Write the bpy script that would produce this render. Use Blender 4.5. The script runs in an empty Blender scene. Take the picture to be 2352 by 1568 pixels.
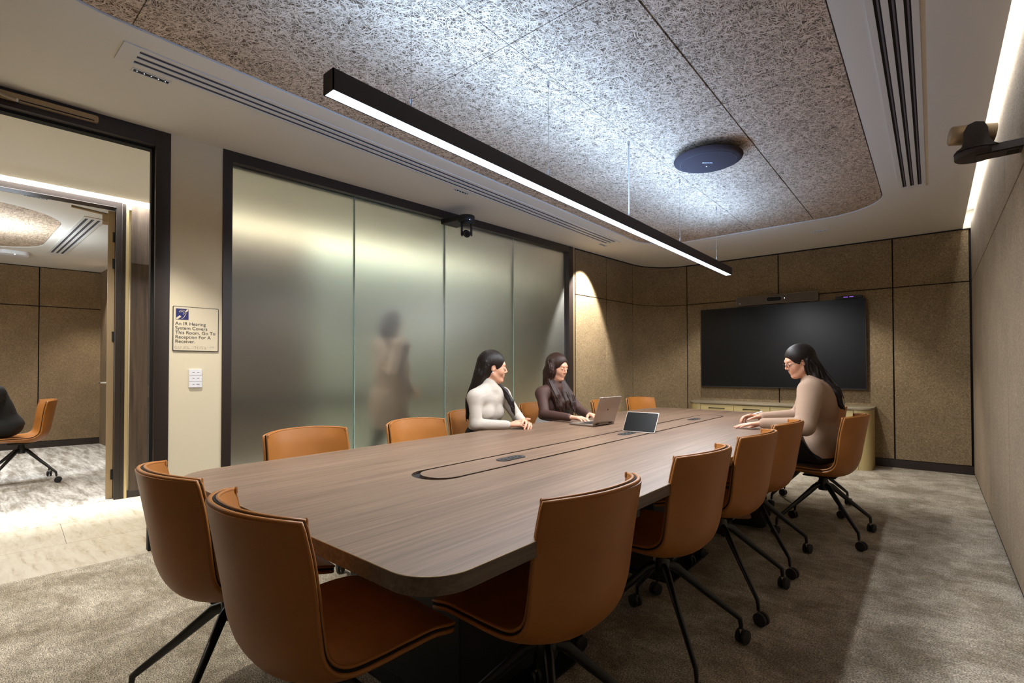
import bpy, bmesh, math, random
import numpy as np
from mathutils import Vector, Matrix
from mathutils.geometry import tessellate_polygon
random.seed(7); rng = np.random.default_rng(7)
PI = math.pi
sc = bpy.context.scene
COL = sc.collection
# ------------------------------------------------------------------ camera
FPX, PCX, PCY = 1137.59, 1169.92, 830.1
YAW, PIT, ROL = 0.706898, 0.0152817, -0.0016478
CH = 1.16
_cy, _sy = math.cos(YAW), math.sin(YAW)
CF = np.array([-_sy*math.cos(PIT), _cy*math.cos(PIT), math.sin(PIT)])
CR = np.array([_cy, _sy, 0.0]); CU = np.cross(CR, CF)
CR, CU = math.cos(ROL)*CR+math.sin(ROL)*CU, -math.sin(ROL)*CR+math.cos(ROL)*CU
cam = bpy.data.cameras.new('camera'); camo = bpy.data.objects.new('camera', cam); COL.objects.link(camo)
cam.sensor_width = 36; cam.lens = FPX*36/2352; cam.clip_start = 0.03; cam.clip_end = 60
cam.shift_x = (1176-PCX)/2352; cam.shift_y = (PCY-784)/2352
camo.matrix_world = Matrix(((CR[0], CU[0], -CF[0], 0), (CR[1], CU[1], -CF[1], 0), (CR[2], CU[2], -CF[2], CH), (0, 0, 0, 1)))
sc.camera = camo
sc.view_settings.view_transform = 'Standard'; sc.view_settings.look = 'None'
sc.view_settings.gamma = 1; sc.view_settings.use_curve_mapping = False
sc.view_settings.exposure = 0.7
w = bpy.data.worlds.new('world'); sc.world = w; w.use_nodes = True
w.node_tree.nodes['Background'].inputs[0].default_value = (1, .95, .88, 1)
w.node_tree.nodes['Background'].inputs[1].default_value = 0.02
sc.cycles.max_bounces = 10; sc.cycles.diffuse_bounces = 5; sc.cycles.glossy_bounces = 4
sc.cycles.transmission_bounces = 8; sc.cycles.caustics_refractive = True; sc.cycles.sample_clamp_indirect = 4
sc.cycles.blur_glossy = 0.5

# ------------------------------------------------------------------ lights
def area(loc, size, direction, power, color, spread=PI):
    l = bpy.data.lights.new('area_light', 'AREA'); l.shape = 'RECTANGLE'; l.size, l.size_y = size
    l.energy = power; l.color = color; l.spread = spread
    o = bpy.data.objects.new('area_light', l); COL.objects.link(o); o.location = loc
    o.rotation_euler = Vector(direction).to_track_quat('-Z', 'Y').to_euler()
    return o
def spot(loc, power, color, ang=80, blend=.5, direction=(0, 0, -1), r=.03):
    l = bpy.data.lights.new('spot_light', 'SPOT'); l.energy = power; l.color = color
    l.spot_size = math.radians(ang); l.spot_blend = blend; l.shadow_soft_size = r
    o = bpy.data.objects.new('spot_light', l); COL.objects.link(o); o.location = loc
    o.rotation_euler = Vector(direction).to_track_quat('-Z', 'Y').to_euler()
    return o
COOL = (.80, .90, 1.0); NEUT = (1.0, .95, .86); WARM = (1, .86, .66); COVE = (.97, .98, 1.0)
PX, PY0, PY1 = -1.585, .889, 5.338          # pendant
a = area((PX, (PY0+PY1)/2, 2.118), (.05, 4.4), (0, 0, -1), 74, (.96, .97, 1.0))
a = area((PX, (PY0+PY1)/2, 2.206), (.05, 4.4), (0, 0, 1), 38, (.31, .55, 1.0))
# wall-washing cove along the right wall (strip hidden above the ceiling edge)
o = area((.284, 2.95, 2.83), (.02, 8.6), (.3, 0, -1), 16, COVE); o.rotation_euler = (0, math.radians(-20), 0)
DL = [(-3.098, .74), (-3.088, 2.98), (-3.095, 5.41), (-2.14, 6.47), (-.94, 6.455), (-2.6, -.6)]
DLP = [105, 12, 300, 60, 75, 20]
DLD = [(0, 0, -1), (.45, 0, -1), (-.40, .05, -1), (0, .12, -1), (0, .12, -1), (0, 0, -1)]
for (x, y), p, d_ in zip(DL, DLP, DLD):
    spot((x, y, 2.675), p, NEUT, 60 if p > 200 else 84, .35 if p > 200 else .5, d_)
# corridor
LW = 0.076414
def L2(s, off=0.0, base=-3.850):            # point of a line parallel to the left wall
    return (base+s*math.sin(LW)+off*math.cos(LW), s*math.cos(LW)-off*math.sin(LW))
CXB = -5.652                                 # corridor far wall at y = 0
for s0 in (-.6, 1.0, 2.6, 4.4, 6.2):
    x, y = L2(s0, .85, CXB); spot((x, y, 2.67), 55, (1.0, .985, .94), 110, .6)
x, y = L2(3.2, .03, CXB); o = area((x, y, 2.80), (.03, 9.4), (-.35, 0, -1), 480, (.92, .98, 1)); o.rotation_euler = (0, math.radians(19), -LW)
# second room
area((-7.5, -.6, 2.2), (.05, 3.0), (0, 0, -1), 45, COOL); area((-7.5, -.6, 2.25), (.4, 2.6), (0, 0, 1), 45, COOL)
for p in ((-6.25, .6), (-6.3, -1.2), (-9.2, -.6), (-9.2, 1.6), (-8.0, .2)): spot((p[0], p[1], 2.67), 60, NEUT, 90, .6)

# ------------------------------------------------------------------ materials
def mat(name, col=(.5, .5, .5), rough=.5, metal=0.0, **kw):
    m = bpy.data.materials.new(name); m.use_nodes = True
    b = m.node_tree.nodes['Principled BSDF']
    b.inputs['Base Color'].default_value = (*col, 1); b.inputs['Roughness'].default_value = rough
    b.inputs['Metallic'].default_value = metal
    for k, v in kw.items(): b.inputs[k].default_value = v
    return m
class N:                                     # tiny node helper
    def __init__(s, m): s.m = m; s.t = m.node_tree; s.b = s.t.nodes['Principled BSDF']
    def new(s, t, **kw):
        n = s.t.nodes.new(t)
        for k, v in kw.items():
            if k.startswith('_'): setattr(n, k[1:], v)
            else: n.inputs[k.replace('_', ' ') if k not in n.inputs else k].default_value = v
        return n
    def l(s, a, ao, b, bi): s.t.links.new(a.outputs[ao], b.inputs[bi])
    def coord(s, scale=(1, 1, 1), rot=(0, 0, 0)):
        c = s.new('ShaderNodeTexCoord'); mp = s.new('ShaderNodeMapping'); mp.inputs['Scale'].default_value = scale; mp.inputs['Rotation'].default_value = rot
        s.l(c, 'Object', mp, 'Vector'); return mp
    def noise(s, vec, scale, detail=2, rough=.5, dist=0):
        n = s.new('ShaderNodeTexNoise'); n.inputs['Scale'].default_value = scale; n.inputs['Detail'].default_value = detail
        n.inputs['Roughness'].default_value = rough; n.inputs['Distortion'].default_value = dist
        if vec: s.l(vec, 'Vector', n, 'Vector')
        return n
    def ramp(s, src, out, stops, interp='LINEAR'):
        r = s.new('ShaderNodeValToRGB'); cr = r.color_ramp; cr.interpolation = interp
        while len(cr.elements) < len(stops): cr.elements.new(.5)
        for e, (p, c) in zip(cr.elements, stops): e.position = p; e.color = (*c, 1) if len(c) == 3 else c
        s.l(src, out, r, 'Fac'); return r
    def mix(s, a, ao, b, bo, fac=.5, mode='MIX', fsrc=None, fout=None):
        n = s.new('ShaderNodeMix'); n.data_type = 'RGBA'; n.blend_type = mode; n.inputs[0].default_value = fac
        s.t.links.new(a.outputs[ao], n.inputs[6]); s.t.links.new(b.outputs[bo], n.inputs[7])
        if fsrc: s.t.links.new(fsrc.outputs[fout], n.inputs[0])
        return n
    def bump(s, src, out, strength=.3, dist=.01, prev=None):
        n = s.new('ShaderNodeBump'); n.inputs['Strength'].default_value = strength; n.inputs['Distance'].default_value = dist
        s.l(src, out, n, 'Height')
        if prev: s.l(prev, 'Normal', n, 'Normal')
        s.l(n, 'Normal', s.b, 'Normal'); return n
    def base(s, src, out): s.l(src, out, s.b, 'Base Color')
G3 = lambda v: (v, v, v)

def m_felt(name, c0, c1, c2, sc_=90, bstr=.35):
    m = mat(name, c1, .95); n = N(m); c = n.coord()
    a = n.noise(c, sc_, 3, .6, 1.5); r = n.ramp(a, 'Fac', [(.25, c0), (.5, c1), (.78, c2)])
    b = n.noise(c, 3.0, 3, .6); r2 = n.ramp(b, 'Fac', [(.3, G3(.88)), (.7, G3(1.08))])
    x = n.mix(r, 'Color', r2, 'Color', 1, 'MULTIPLY'); n.base(x, 2)
    n.bump(a, 'Fac', bstr, .006); return m
M = {}
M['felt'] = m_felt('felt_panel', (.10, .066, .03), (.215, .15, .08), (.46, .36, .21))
M['felt_lit'] = m_felt('felt_panel_right_lit', (.16, .115, .07), (.30, .225, .15), (.52, .42, .29), 90, .6)  # lighter copy of the felt, pendant light on the right wall put into the colour
M['felt2'] = m_felt('felt_panel_second_room', (.11, .07, .035), (.21, .14, .075), (.40, .29, .16))
M['gyp'] = mat('gypsum_paint', (.66, .62, .55), .85)
n = N(M['gyp']); a = n.noise(n.coord(), 160, 2); n.bump(a, 'Fac', .05, .002)
M['cream'] = mat('cream_wall_paint', (.66, .58, .42), .8); n = N(M['cream']); a = n.noise(n.coord(), 200, 2); n.bump(a, 'Fac', .05, .002)
# wood wool
def m_wool():
    m = mat('wood_wool_board', (.5, .4, .3), .9); n = N(m)
    y = None
    warp = n.noise(n.coord(), 9, 2); wsub = n.new('ShaderNodeVectorMath', _operation='SUBTRACT'); wsub.inputs[1].default_value = (.5, .5, .5); n.l(warp, 'Color', wsub, 0)
    wsc = n.new('ShaderNodeVectorMath', _operation='SCALE'); wsc.inputs['Scale'].default_value = .055; n.l(wsub, 'Vector', wsc, 0)
    tc = n.new('ShaderNodeTexCoord'); wadd = n.new('ShaderNodeVectorMath', _operation='ADD'); n.l(tc, 'Object', wadd, 0); n.l(wsc, 'Vector', wadd, 1)
    for i, ang in enumerate((.2, .85, 1.5, 2.1, 2.75)):
        rot = n.new('ShaderNodeMapping'); rot.inputs['Rotation'].default_value = (0, 0, ang); rot.inputs['Location'].default_value = (3.1*i, 1.7*i, i); n.l(wadd, 'Vector', rot, 'Vector')
        sc2 = n.new('ShaderNodeMapping'); sc2.inputs['Scale'].default_value = (26, 230, 40); n.l(rot, 'Vector', sc2, 'Vector')
        a = n.noise(sc2, 1.0, 1.5, .5); h_ = n.ramp(a, 'Fac', [(.53, G3(0)), (.62, G3(.62+.08*i)), (.74, G3(1))])
        y = h_ if y is None else n.mix(y, 'Color' if i == 1 else 2, h_, 'Color', 1, 'LIGHTEN')
    r = n.ramp(y, 2, [(0, (.075, .042, .020)), (.25, (.22, .145, .082)), (.6, (.50, .365, .245)), (1, (.72, .56, .41))])
    b = n.noise(n.coord(), 2.2, 3); r2 = n.ramp(b, 'Fac', [(.3, G3(.9)), (.7, G3(1.05))])
    z = n.mix(r, 'Color', r2, 'Color', 1, 'MULTIPLY'); n.base(z, 2); n.bump(y, 2, .6, .004); return m
M['wool'] = m_wool()
def m_carpet(name, c0, c1, c2, streak=(1, 1, 1), fine=1.0):
    m = mat(name, c1, .97); n = N(m); c = n.coord(streak)
    big = n.noise(c, 3.2, 8, .72, .3); r = n.ramp(big, 'Fac', [(.40, c0), (.5, c1), (.60, c2)])
    f = n.coord((150, 260, 1), (0, 0, .35)); t = n.noise(f, 1.0, 2, .6); rt = n.ramp(t, 'Fac', [(.38, G3(.34)), (.50, G3(.95)), (.62, G3(1.7))])
    g = n.noise(n.coord((1, 2.6, 1)), 16, 4, .75); rg = n.ramp(g, 'Fac', [(.34, G3(.74)), (.66, G3(1.22))])
    x = n.mix(r, 'Color', rt, 'Color', fine, 'MULTIPLY'); y = n.mix(x, 2, rg, 'Color', 1, 'MULTIPLY'); n.base(y, 2)
    n.bump(t, 'Fac', .5, .004); return m
M['carpet'] = m_carpet('mottled_carpet', (.225, .187, .132), (.315, .27, .205), (.42, .37, .292))
M['carpet2'] = m_carpet('streaked_carpet', (.24, .21, .17), (.42, .39, .35), (.60, .57, .52), (.5, 3.5, 1), .5)
m = mat('travertine', (.7, .62, .47), .45); n = N(m); c = n.coord((1.0, 5, 1)); a = n.noise(c, 5, 8, .65, .6)
r = n.ramp(a, 'Fac', [(.30, (.26, .20, .13)), (.42, (.40, .34, .25)), (.6, (.47, .42, .33))]); n.base(r, 'Color'); M['trav'] = m
def m_wood(name, c0, c1, c2, axis=1, rough=.4, freq=60, spec=.5):
    m = mat(name, c1, rough); n = N(m); s_ = [freq, freq, freq]; s_[axis] = 1.6
    a = n.noise(n.coord(tuple(s_)), 1.0, 4, .65, .3); r = n.ramp(a, 'Fac', [(.28, c0), (.5, c1), (.74, c2)])
    s2 = [q*.16 for q in s_]; s2[axis] = .5
    b = n.noise(n.coord(tuple(s2)), 1.0, 3); r2 = n.ramp(b, 'Fac', [(.3, G3(.82)), (.7, G3(1.12))])
    x = n.mix(r, 'Color', r2, 'Color', 1, 'MULTIPLY'); n.base(x, 2); n.bump(a, 'Fac', .12, .001)
    m.node_tree.nodes['Principled BSDF'].inputs['Specular IOR Level'].default_value = spec
    return m
M['table'] = m_wood('walnut_grey_laminate', (.095, .055, .034), (.162, .100, .064), (.23, .149, .10), 1, .42, 70)
M['edge'] = m_wood('laminate_edge', (.075, .05, .035), (.13, .09, .064), (.18, .13, .095), 1, .5, 90)
M['walnut'] = m_wood('dark_walnut_panel', (.035, .022, .014), (.07, .045, .03), (.11, .075, .05), 2, .45, 30)
M['ctop'] = m_wood('sideboard_top', (.14, .11, .07), (.26, .21, .14), (.36, .30, .21), 0, .45, 60)
M['frame'] = mat('dark_bronze_frame', (.022, .014, .011), .4)
M['black'] = mat('black_plastic', (.008, .008, .008), .5)
M['gap'] = mat('shadow_gap_black', (.006, .005, .004), .9)
M['blackmetal'] = mat('black_powder_coat', (.008, .008, .008), .32)
M['pend'] = mat('bronze_anodised', (.030, .020, .018), .6); M['disc'] = mat('dark_violet_grey_mesh', (.05, .04, .045), .95, **{'Specular IOR Level': .1})
M['screen'] = mat('black_screen', (.002, .002, .002), .32, **{'Specular IOR Level': .3})
M['chrome'] = mat('chrome', (.7, .7, .7), .18, 1)
M['wire'] = mat('steel_wire', (.5, .5, .52), .35, 1)
M['silver'] = mat('silver_aluminium', (.42, .36, .31), .38, .75)
M['bar'] = mat('grey_speaker_cloth', (.11, .09, .07), .8)
M['cab'] = mat('cream_lacquer', (.50, .39, .17), .45)
M['cabd'] = mat('cream_lacquer_door', (.52, .41, .19), .45)
M['brass'] = mat('brass_strip', (.62, .48, .26), .35, .6)
M['champ'] = mat('champagne_metal', (.36, .26, .15), .42, .5)
M['white'] = mat('white_plastic', (.75, .75, .78), .4)
M['whitem'] = mat('white_metal', (.62, .60, .56), .5)
M['ink'] = mat('dark_ink', (.012, .01, .012), .6)
M['blue'] = mat('blue_print', (.010, .012, .11), .5)
M['plate'] = mat('sign_plate', (.62, .54, .39), .45)
M['red'] = mat('red_rocker', (.5, .01, .008), .4)
M['rubber'] = mat('caster_rubber', (.012, .012, .013), .6)
M['louvre'] = mat('violet_grey_blade', (.12, .10, .12), .5)
def m_leather():
    m = mat('tan_leather', (.38, .14, .025), .45); n = N(m)
    a = n.noise(n.coord(), 700, 2); b = n.noise(n.coord(), 6, 3)
    r = n.ramp(b, 'Fac', [(.3, (.33, .118, .017)), (.7, (.40, .148, .026))]); n.base(r, 'Color')
    n.bump(a, 'Fac', .08, .001); return m
M['leather'] = m_leather()
M['seam'] = mat('dark_leather_seam', (.20, .065, .015), .5)
def emis(name, col, st):
    m = bpy.data.materials.new(name); m.use_nodes = True; t = m.node_tree; t.nodes.clear()
    e = t.nodes.new('ShaderNodeEmission'); e.inputs[0].default_value = (*col, 1); e.inputs[1].default_value = st
    o = t.nodes.new('ShaderNodeOutputMaterial'); t.links.new(e.outputs[0], o.inputs[0]); return m
M['glowc'] = emis('lit_diffuser', (.62, .80, 1.0), 3.2)
M['glowcell'] = emis('lit_reflector_cell', (.7, .85, 1.0), 1.2)
M['ledw'] = emis('status_led', (.6, .75, 1), 5)
M['ledv'] = emis('violet_display', (.35, .12, .8), .9)
M['strip'] = emis('led_strip', (.93, .98, 1.0), 8)
m = bpy.data.materials.new('frosted_glass'); m.use_nodes = True; t_ = m.node_tree; t_.nodes.clear(); g_ = t_.nodes.new('ShaderNodeBsdfGlass'); g_.distribution = 'GGX'
g_.inputs['Color'].default_value = (.955, .975, .95, 1); g_.inputs['Roughness'].default_value = .34; g_.inputs['IOR'].default_value = 1.45
o_ = t_.nodes.new('ShaderNodeOutputMaterial'); t_.links.new(g_.outputs[0], o_.inputs[0]); M['frost'] = m
c_ = t_.nodes.new('ShaderNodeTexCoord'); n_ = t_.nodes.new('ShaderNodeTexNoise'); n_.inputs['Scale'].default_value = 900; n_.inputs['Detail'].default_value = 1; b_ = t_.nodes.new('ShaderNodeBump')
b_.inputs['Strength'].default_value = .35; b_.inputs['Distance'].default_value = .0006; t_.links.new(c_.outputs['Object'], n_.inputs['Vector']); t_.links.new(n_.outputs['Fac'], b_.inputs['Height']); t_.links.new(b_.outputs['Normal'], g_.inputs['Normal'])
M['gedge'] = mat('glass_joint', (.35, .52, .46), .25)
def m_skin():
    m = mat('skin', (.62, .33, .215), .48); b = m.node_tree.nodes['Principled BSDF']
    b.inputs['Subsurface Weight'].default_value = .12; b.inputs['Subsurface Radius'].default_value = (.012, .005, .003)
    n = N(m); a = n.noise(n.coord(), 12, 3); r = n.ramp(a, 'Fac', [(.3, (.60, .30, .19)), (.7, (.66, .36, .24))]); n.base(r, 'Color'); return m
M['skin'] = m_skin()
M['lips'] = mat('lips', (.45, .11, .09), .4); M['brow'] = mat('eyebrow_hair', (.035, .018, .012), .8)
M['eyew'] = mat('eye_white', (.6, .55, .5), .3); M['iris'] = mat('dark_iris', (.02, .012, .008), .2)
def m_hair(name, c0, c1):
    m = mat(name, c0, .50); m.node_tree.nodes['Principled BSDF'].inputs['Specular IOR Level'].default_value = .3; n = N(m); a = n.noise(n.coord((170, 170, 9)), 1.0, 3, .6, .6)
    r = n.ramp(a, 'Fac', [(.35, c0), (.7, c1)]); n.base(r, 'Color'); n.bump(a, 'Fac', .45, .004); return m
M['hairb'] = m_hair('black_brown_hair', (.005, .003, .0025), (.016, .009, .007))
M['hairc'] = m_hair('chestnut_hair', (.010, .004, .003), (.048, .017, .008))
def m_cloth(name, c, rib=None, rough=.9, fold=.14):
    m = mat(name, c, rough); n = N(m)
    a = n.noise(n.coord((1, 1, 2.2)), 9, 3, .5, 1.0); bp = n.bump(a, 'Fac', fold, .02)
    if rib:
        wv = n.new('ShaderNodeTexWave'); wv.inputs['Scale'].default_value = rib; wv.inputs['Distortion'].default_value = 1.2
        wv.inputs['Detail'].default_value = 1; wv.bands_direction = 'DIAGONAL'; n.l(n.coord(), 'Vector', wv, 'Vector'); bp = n.bump(wv, 'Fac', .45, .003, bp)
        r = n.ramp(wv, 'Fac', [(0, tuple(q*.80 for q in c)), (.6, c)]); n.base(r, 'Color')
    return m
M['swW'] = m_cloth('off_white_jersey', (.47, .42, .36)); M['swB'] = m_cloth('dark_brown_jersey', (.060, .024, .016), fold=.12, rough=.7)
M['swP'] = m_cloth('beige_ribbed_knit', (.42, .285, .20), rib=85); M['trk'] = m_cloth('black_trousers', (.010, .009, .010))
M['coat'] = m_cloth('sand_coat', (.34, .245, .19)); M['dark'] = m_cloth('dark_cloth', (.008, .008, .009)); M['trw'] = m_cloth('white_trousers', (.6, .6, .58))
M['cuff'] = m_cloth('grey_beige_cuff', (.33, .27, .24), rib=60)
M['conc'] = mat('painted_block', (.07, .065, .05), .9)

# ------------------------------------------------------------------ mesh helpers
def wloc(o):
    v = Vector((0, 0, 0))
    while o is not None: v += o.location; o = o.parent
    return v
class MB:
    def __init__(s): s.v = []; s.f = []; s.mi = []; s.cur = 0
    def add(s, vs, fs):
        b = len(s.v); s.v += [tuple(float(q) for q in p) for p in vs]; s.f += [tuple(b+i for i in f) for f in fs]; s.mi += [s.cur]*len(fs); return s
    def box(s, lo, hi):
        x0, y0, z0 = lo; x1, y1, z1 = hi
        return s.add([(x0, y0, z0), (x1, y0, z0), (x1, y1, z0), (x0, y1, z0), (x0, y0, z1), (x1, y0, z1), (x1, y1, z1), (x0, y1, z1)],
                     [(0, 3, 2, 1), (4, 5, 6, 7), (0, 1, 5, 4), (1, 2, 6, 5), (2, 3, 7, 6), (3, 0, 4, 7)])
    def obox(s, c, ax, ay, az):              # oriented box: centre and half-axis vectors
        c, ax, ay, az = map(np.array, (c, ax, ay, az)); vs = [c+i*ax+j*ay+k*az for k in (-1, 1) for i, j in ((-1, -1), (1, -1), (1, 1), (-1, 1))]
        return s.add(vs, [(0, 3, 2, 1), (4, 5, 6, 7), (0, 1, 5, 4), (1, 2, 6, 5), (2, 3, 7, 6), (3, 0, 4, 7)])
    def prism(s, pts, z0, z1):               # convex or concave outline, counter-clockwise
        n_ = len(pts); vs = [(p[0], p[1], z0) for p in pts]+[(p[0], p[1], z1) for p in pts]
        tri = tessellate_polygon([[Vector((p[0], p[1], 0)) for p in pts]])
        fs = []
        for t in tri:
            a_, b_, c_ = [Vector((*pts[i][:2], 0)) for i in t]
            if (b_-a_).cross(c_-a_).z < 0: t = (t[0], t[2], t[1])
            fs += [(t[0]+n_, t[1]+n_, t[2]+n_), (t[2], t[1], t[0])]
        for i in range(n_): j = (i+1) % n_; fs.append((i, j, j+n_, i+n_))
        return s.add(vs, fs)
    def tube(s, pts, r, n=8, caps=True, closed=False, flat=1.0):
        pts = [np.array(p, float) for p in pts]; m_ = len(pts); rs = r if hasattr(r, '__len__') else [r]*m_
        vs = []; up = None
        for i in range(m_):
            if closed: t = pts[(i+1) % m_]-pts[i-1]
            else: t = pts[min(i+1, m_-1)]-pts[max(i-1, 0)]
            t = t/(np.linalg.norm(t)+1e-9)
            if up is None:
                up = np.array([0, 0, 1.0]) if abs(t[2]) < .9 else np.array([1.0, 0, 0])
            a_ = up-t*(up@t); a_ /= np.linalg.norm(a_)+1e-9; up = a_; b_ = np.cross(t, a_)
            for k in range(n):
                q = 2*PI*k/n; vs.append(pts[i]+rs[i]*(math.cos(q)*a_+math.sin(q)*b_*flat))
        fs = []
        for i in range(m_ if closed else m_-1):
            for k in range(n):
                a_ = i*n+k; b_ = i*n+(k+1) % n; c_ = ((i+1) % m_)*n+(k+1) % n; d_ = ((i+1) % m_)*n+k; fs.append((a_, b_, c_, d_))
        if caps and not closed: fs.append(tuple(range(n-1, -1, -1))); fs.append(tuple((m_-1)*n+k for k in range(n)))
        return s.add(vs, fs)
    def lathe(s, c, prof, n=24, axis=(0, 0, 1)):     # prof: (radius, height)
        ax = np.array(axis, float); ax /= np.linalg.norm(ax); t = np.array([1.0, 0, 0]) if abs(ax[0]) < .9 else np.array([0, 1.0, 0])
        u = t-ax*(t@ax); u /= np.linalg.norm(u); w_ = np.cross(ax, u); c = np.array(c, float); vs = []
        for r, z in prof:
            for k in range(n): q = 2*PI*k/n; vs.append(c+ax*z+r*(math.cos(q)*u+math.sin(q)*w_))
        fs = []
        for i in range(len(prof)-1):
            for k in range(n): fs.append((i*n+k, i*n+(k+1) % n, (i+1)*n+(k+1) % n, (i+1)*n+k))
        fs.append(tuple(range(n-1, -1, -1))); fs.append(tuple((len(prof)-1)*n+k for k in range(n)))
        return s.add(vs, fs)
    def sphere(s, c, r, n=12, m=8):
        r = np.array(r if hasattr(r, '__len__') else (r, r, r)); prof = [(math.sin(PI*(i+.02)/(m+.04)), -math.cos(PI*(i+.02)/(m+.04))) for i in range(m+1)]
        t = MB().lathe((0, 0, 0), prof, n); return s.add([np.array(c)+np.array(v)*r for v in t.v], t.f)
def obj(name, mb, m, parent=None, local=False, smooth=False, label=None, bevel=0, seg=2, auto=None):
    me = bpy.data.meshes.new(name); off = Vector((0, 0, 0)) if (parent is None or local) else wloc(parent)
    me.from_pydata([(v[0]-off.x, v[1]-off.y, v[2]-off.z) for v in mb.v], [], mb.f)
    ms = m if isinstance(m, (list, tuple)) else [m]
    for q in ms: me.materials.append(q)
    if len(ms) > 1: me.polygons.foreach_set('material_index', mb.mi)
    o = bpy.data.objects.new(name, me); COL.objects.link(o)
    if parent: o.parent = parent
    if bevel:
        bm = bmesh.new(); bm.from_mesh(me); bmesh.ops.remove_doubles(bm, verts=bm.verts, dist=1e-5)
        ed = [e for e in bm.edges if len(e.link_faces) == 2 and e.calc_face_angle(0) > .6]
        bmesh.ops.bevel(bm, geom=ed, offset=bevel, segments=seg, affect='EDGES', profile=.5, clamp_overlap=True); bm.to_mesh(me); bm.free()
    if smooth or bevel:
        me.polygons.foreach_set('use_smooth', [True]*len(me.polygons))
        try: me.set_sharp_from_angle(angle=math.radians(auto or (40 if bevel else 50)))
        except Exception: pass
    if label: o['label'] = label
    return o
def tag(o, label, cat=None, group=None, kind=None):
    if label: o['label'] = label
    if cat: o['category'] = cat
    if group: o['group'] = group
    if kind: o['kind'] = kind
    return o
def empty(name, loc, label=None, cat=None, group=None, rz=0):
    o = bpy.data.objects.new(name, None); COL.objects.link(o); o.location = loc; o.rotation_euler = (0, 0, rz); o.empty_display_size = .1
    return tag(o, label, cat, group)
def rrect(x0, x1, y0, y1, rs, n=8):          # ccw, radii at (x0y0, x1y0, x1y1, x0y1)
    if not hasattr(rs, '__len__'): rs = [rs]*4
    out = []
    for (cx, cy, a0), r in zip(((x0, y0, PI), (x1, y0, 1.5*PI), (x1, y1, 0), (x0, y1, .5*PI)), rs):
        sx = 1 if cx == x0 else -1; sy = 1 if cy == y0 else -1
        for i in range(n+1): q = a0+.5*PI*i/n; out.append((cx+sx*r+r*math.cos(q), cy+sy*r+r*math.sin(q)))
    return out
def clip(poly, conv):                        # clip a convex polygon by a convex ccw polygon
    out = list(poly)
    for i in range(len(conv)):
        a_, b_ = conv[i], conv[(i+1) % len(conv)]
        if abs(a_[0]-b_[0])+abs(a_[1]-b_[1]) < 1e-9: continue
        side = lambda p: (b_[0]-a_[0])*(p[1]-a_[1])-(b_[1]-a_[1])*(p[0]-a_[0])
        inp, out = out, []
        for j in range(len(inp)):
            p, q = inp[j], inp[(j+1) % len(inp)]; sp, sq = side(p), side(q)
            if sp >= 0: out.append(p)
            if (sp >= 0) != (sq >= 0): t = sp/(sp-sq); out.append((p[0]+t*(q[0]-p[0]), p[1]+t*(q[1]-p[1])))
        if not out: return []
    return out
def catmull(P, n=8):
    P = [np.array(p, float) for p in P]; P = [2*P[0]-P[1]]+P+[2*P[-1]-P[-2]]; out = []
    for i in range(1, len(P)-2):
        for j in range(n):
            t = j/n; out.append(.5*((2*P[i])+(-P[i-1]+P[i+1])*t+(2*P[i-1]-5*P[i]+4*P[i+1]-P[i+2])*t*t+(-P[i-1]+3*P[i]-3*P[i+1]+P[i+2])*t**3))
    out.append(P[-2]); return np.array(out)
ZC = 2.70

# ------------------------------------------------------------------ ceiling
BX = -.0134                                  # slope of the back wall line
def YB(x): return 7.363+.01337*x             # back wall face
cs = []                                      # curved corner between left and back wall
A0 = np.array([-3.338, 6.696]); A1 = np.array([-2.774, 7.326]); T0 = np.array([math.sin(LW), math.cos(LW)]); T1 = np.array([1, .0134])
for i in range(17):
    t = i/16; P1 = A0+T0*.34; P2 = A1-T1*.32
    cs.append(((1-t)**3*A0+3*(1-t)**2*t*P1+3*(1-t)*t*t*P2+t**3*A1))
outer = [(.27, YB(.27)+.02), ]+[(p[0], p[1]) for p in cs[::-1]]+[L2(-1.55), (.27, -1.55)]
trough = rrect(-2.72, -.32, .02, 5.965, .5, 12)
mb = MB()
def holed(mb, outer, hole, z, flip):
    pts = [Vector((*p, 0)) for p in outer]; hp = [Vector((*p, 0)) for p in hole]
    allp = pts+hp; tri = tessellate_polygon([pts, hp]); fs = []
    for t in tri:
        a_, b_, c_ = [allp[i] for i in t]
        if ((b_-a_).cross(c_-a_).z < 0) != flip: t = (t[0], t[2], t[1])
        fs.append(tuple(t))
    mb.add([(p.x, p.y, z) for p in allp], fs)
holed(mb, outer, trough, ZC, True)
n_ = len(trough); mb.add([(*p, ZC) for p in trough]+[(*p, ZC+.05) for p in trough], [(i, i+n_, (i+1) % n_+n_, (i+1) % n_) for i in range(n_)])
ceil = obj('ceiling', mb, M['gyp']); tag(ceil, 'white plasterboard ceiling of the meeting room around a recess with rounded corners', 'ceiling', kind='structure')
mb = MB(); mb.add([(*p, ZC+.04) for p in rrect(-2.75, -.29, -.01, 5.995, .5, 12)], [tuple(range(52))]); obj('trough_backing', mb, M['gap'], ceil)
xs = [-2.72, -2.12, -1.52, -.92, -.32]; ys = [-.63, .575, 1.78, 2.995, 4.215, 5.415, 6.6]
inn = rrect(-2.712, -.328, .028, 5.957, .495, 12)
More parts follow.
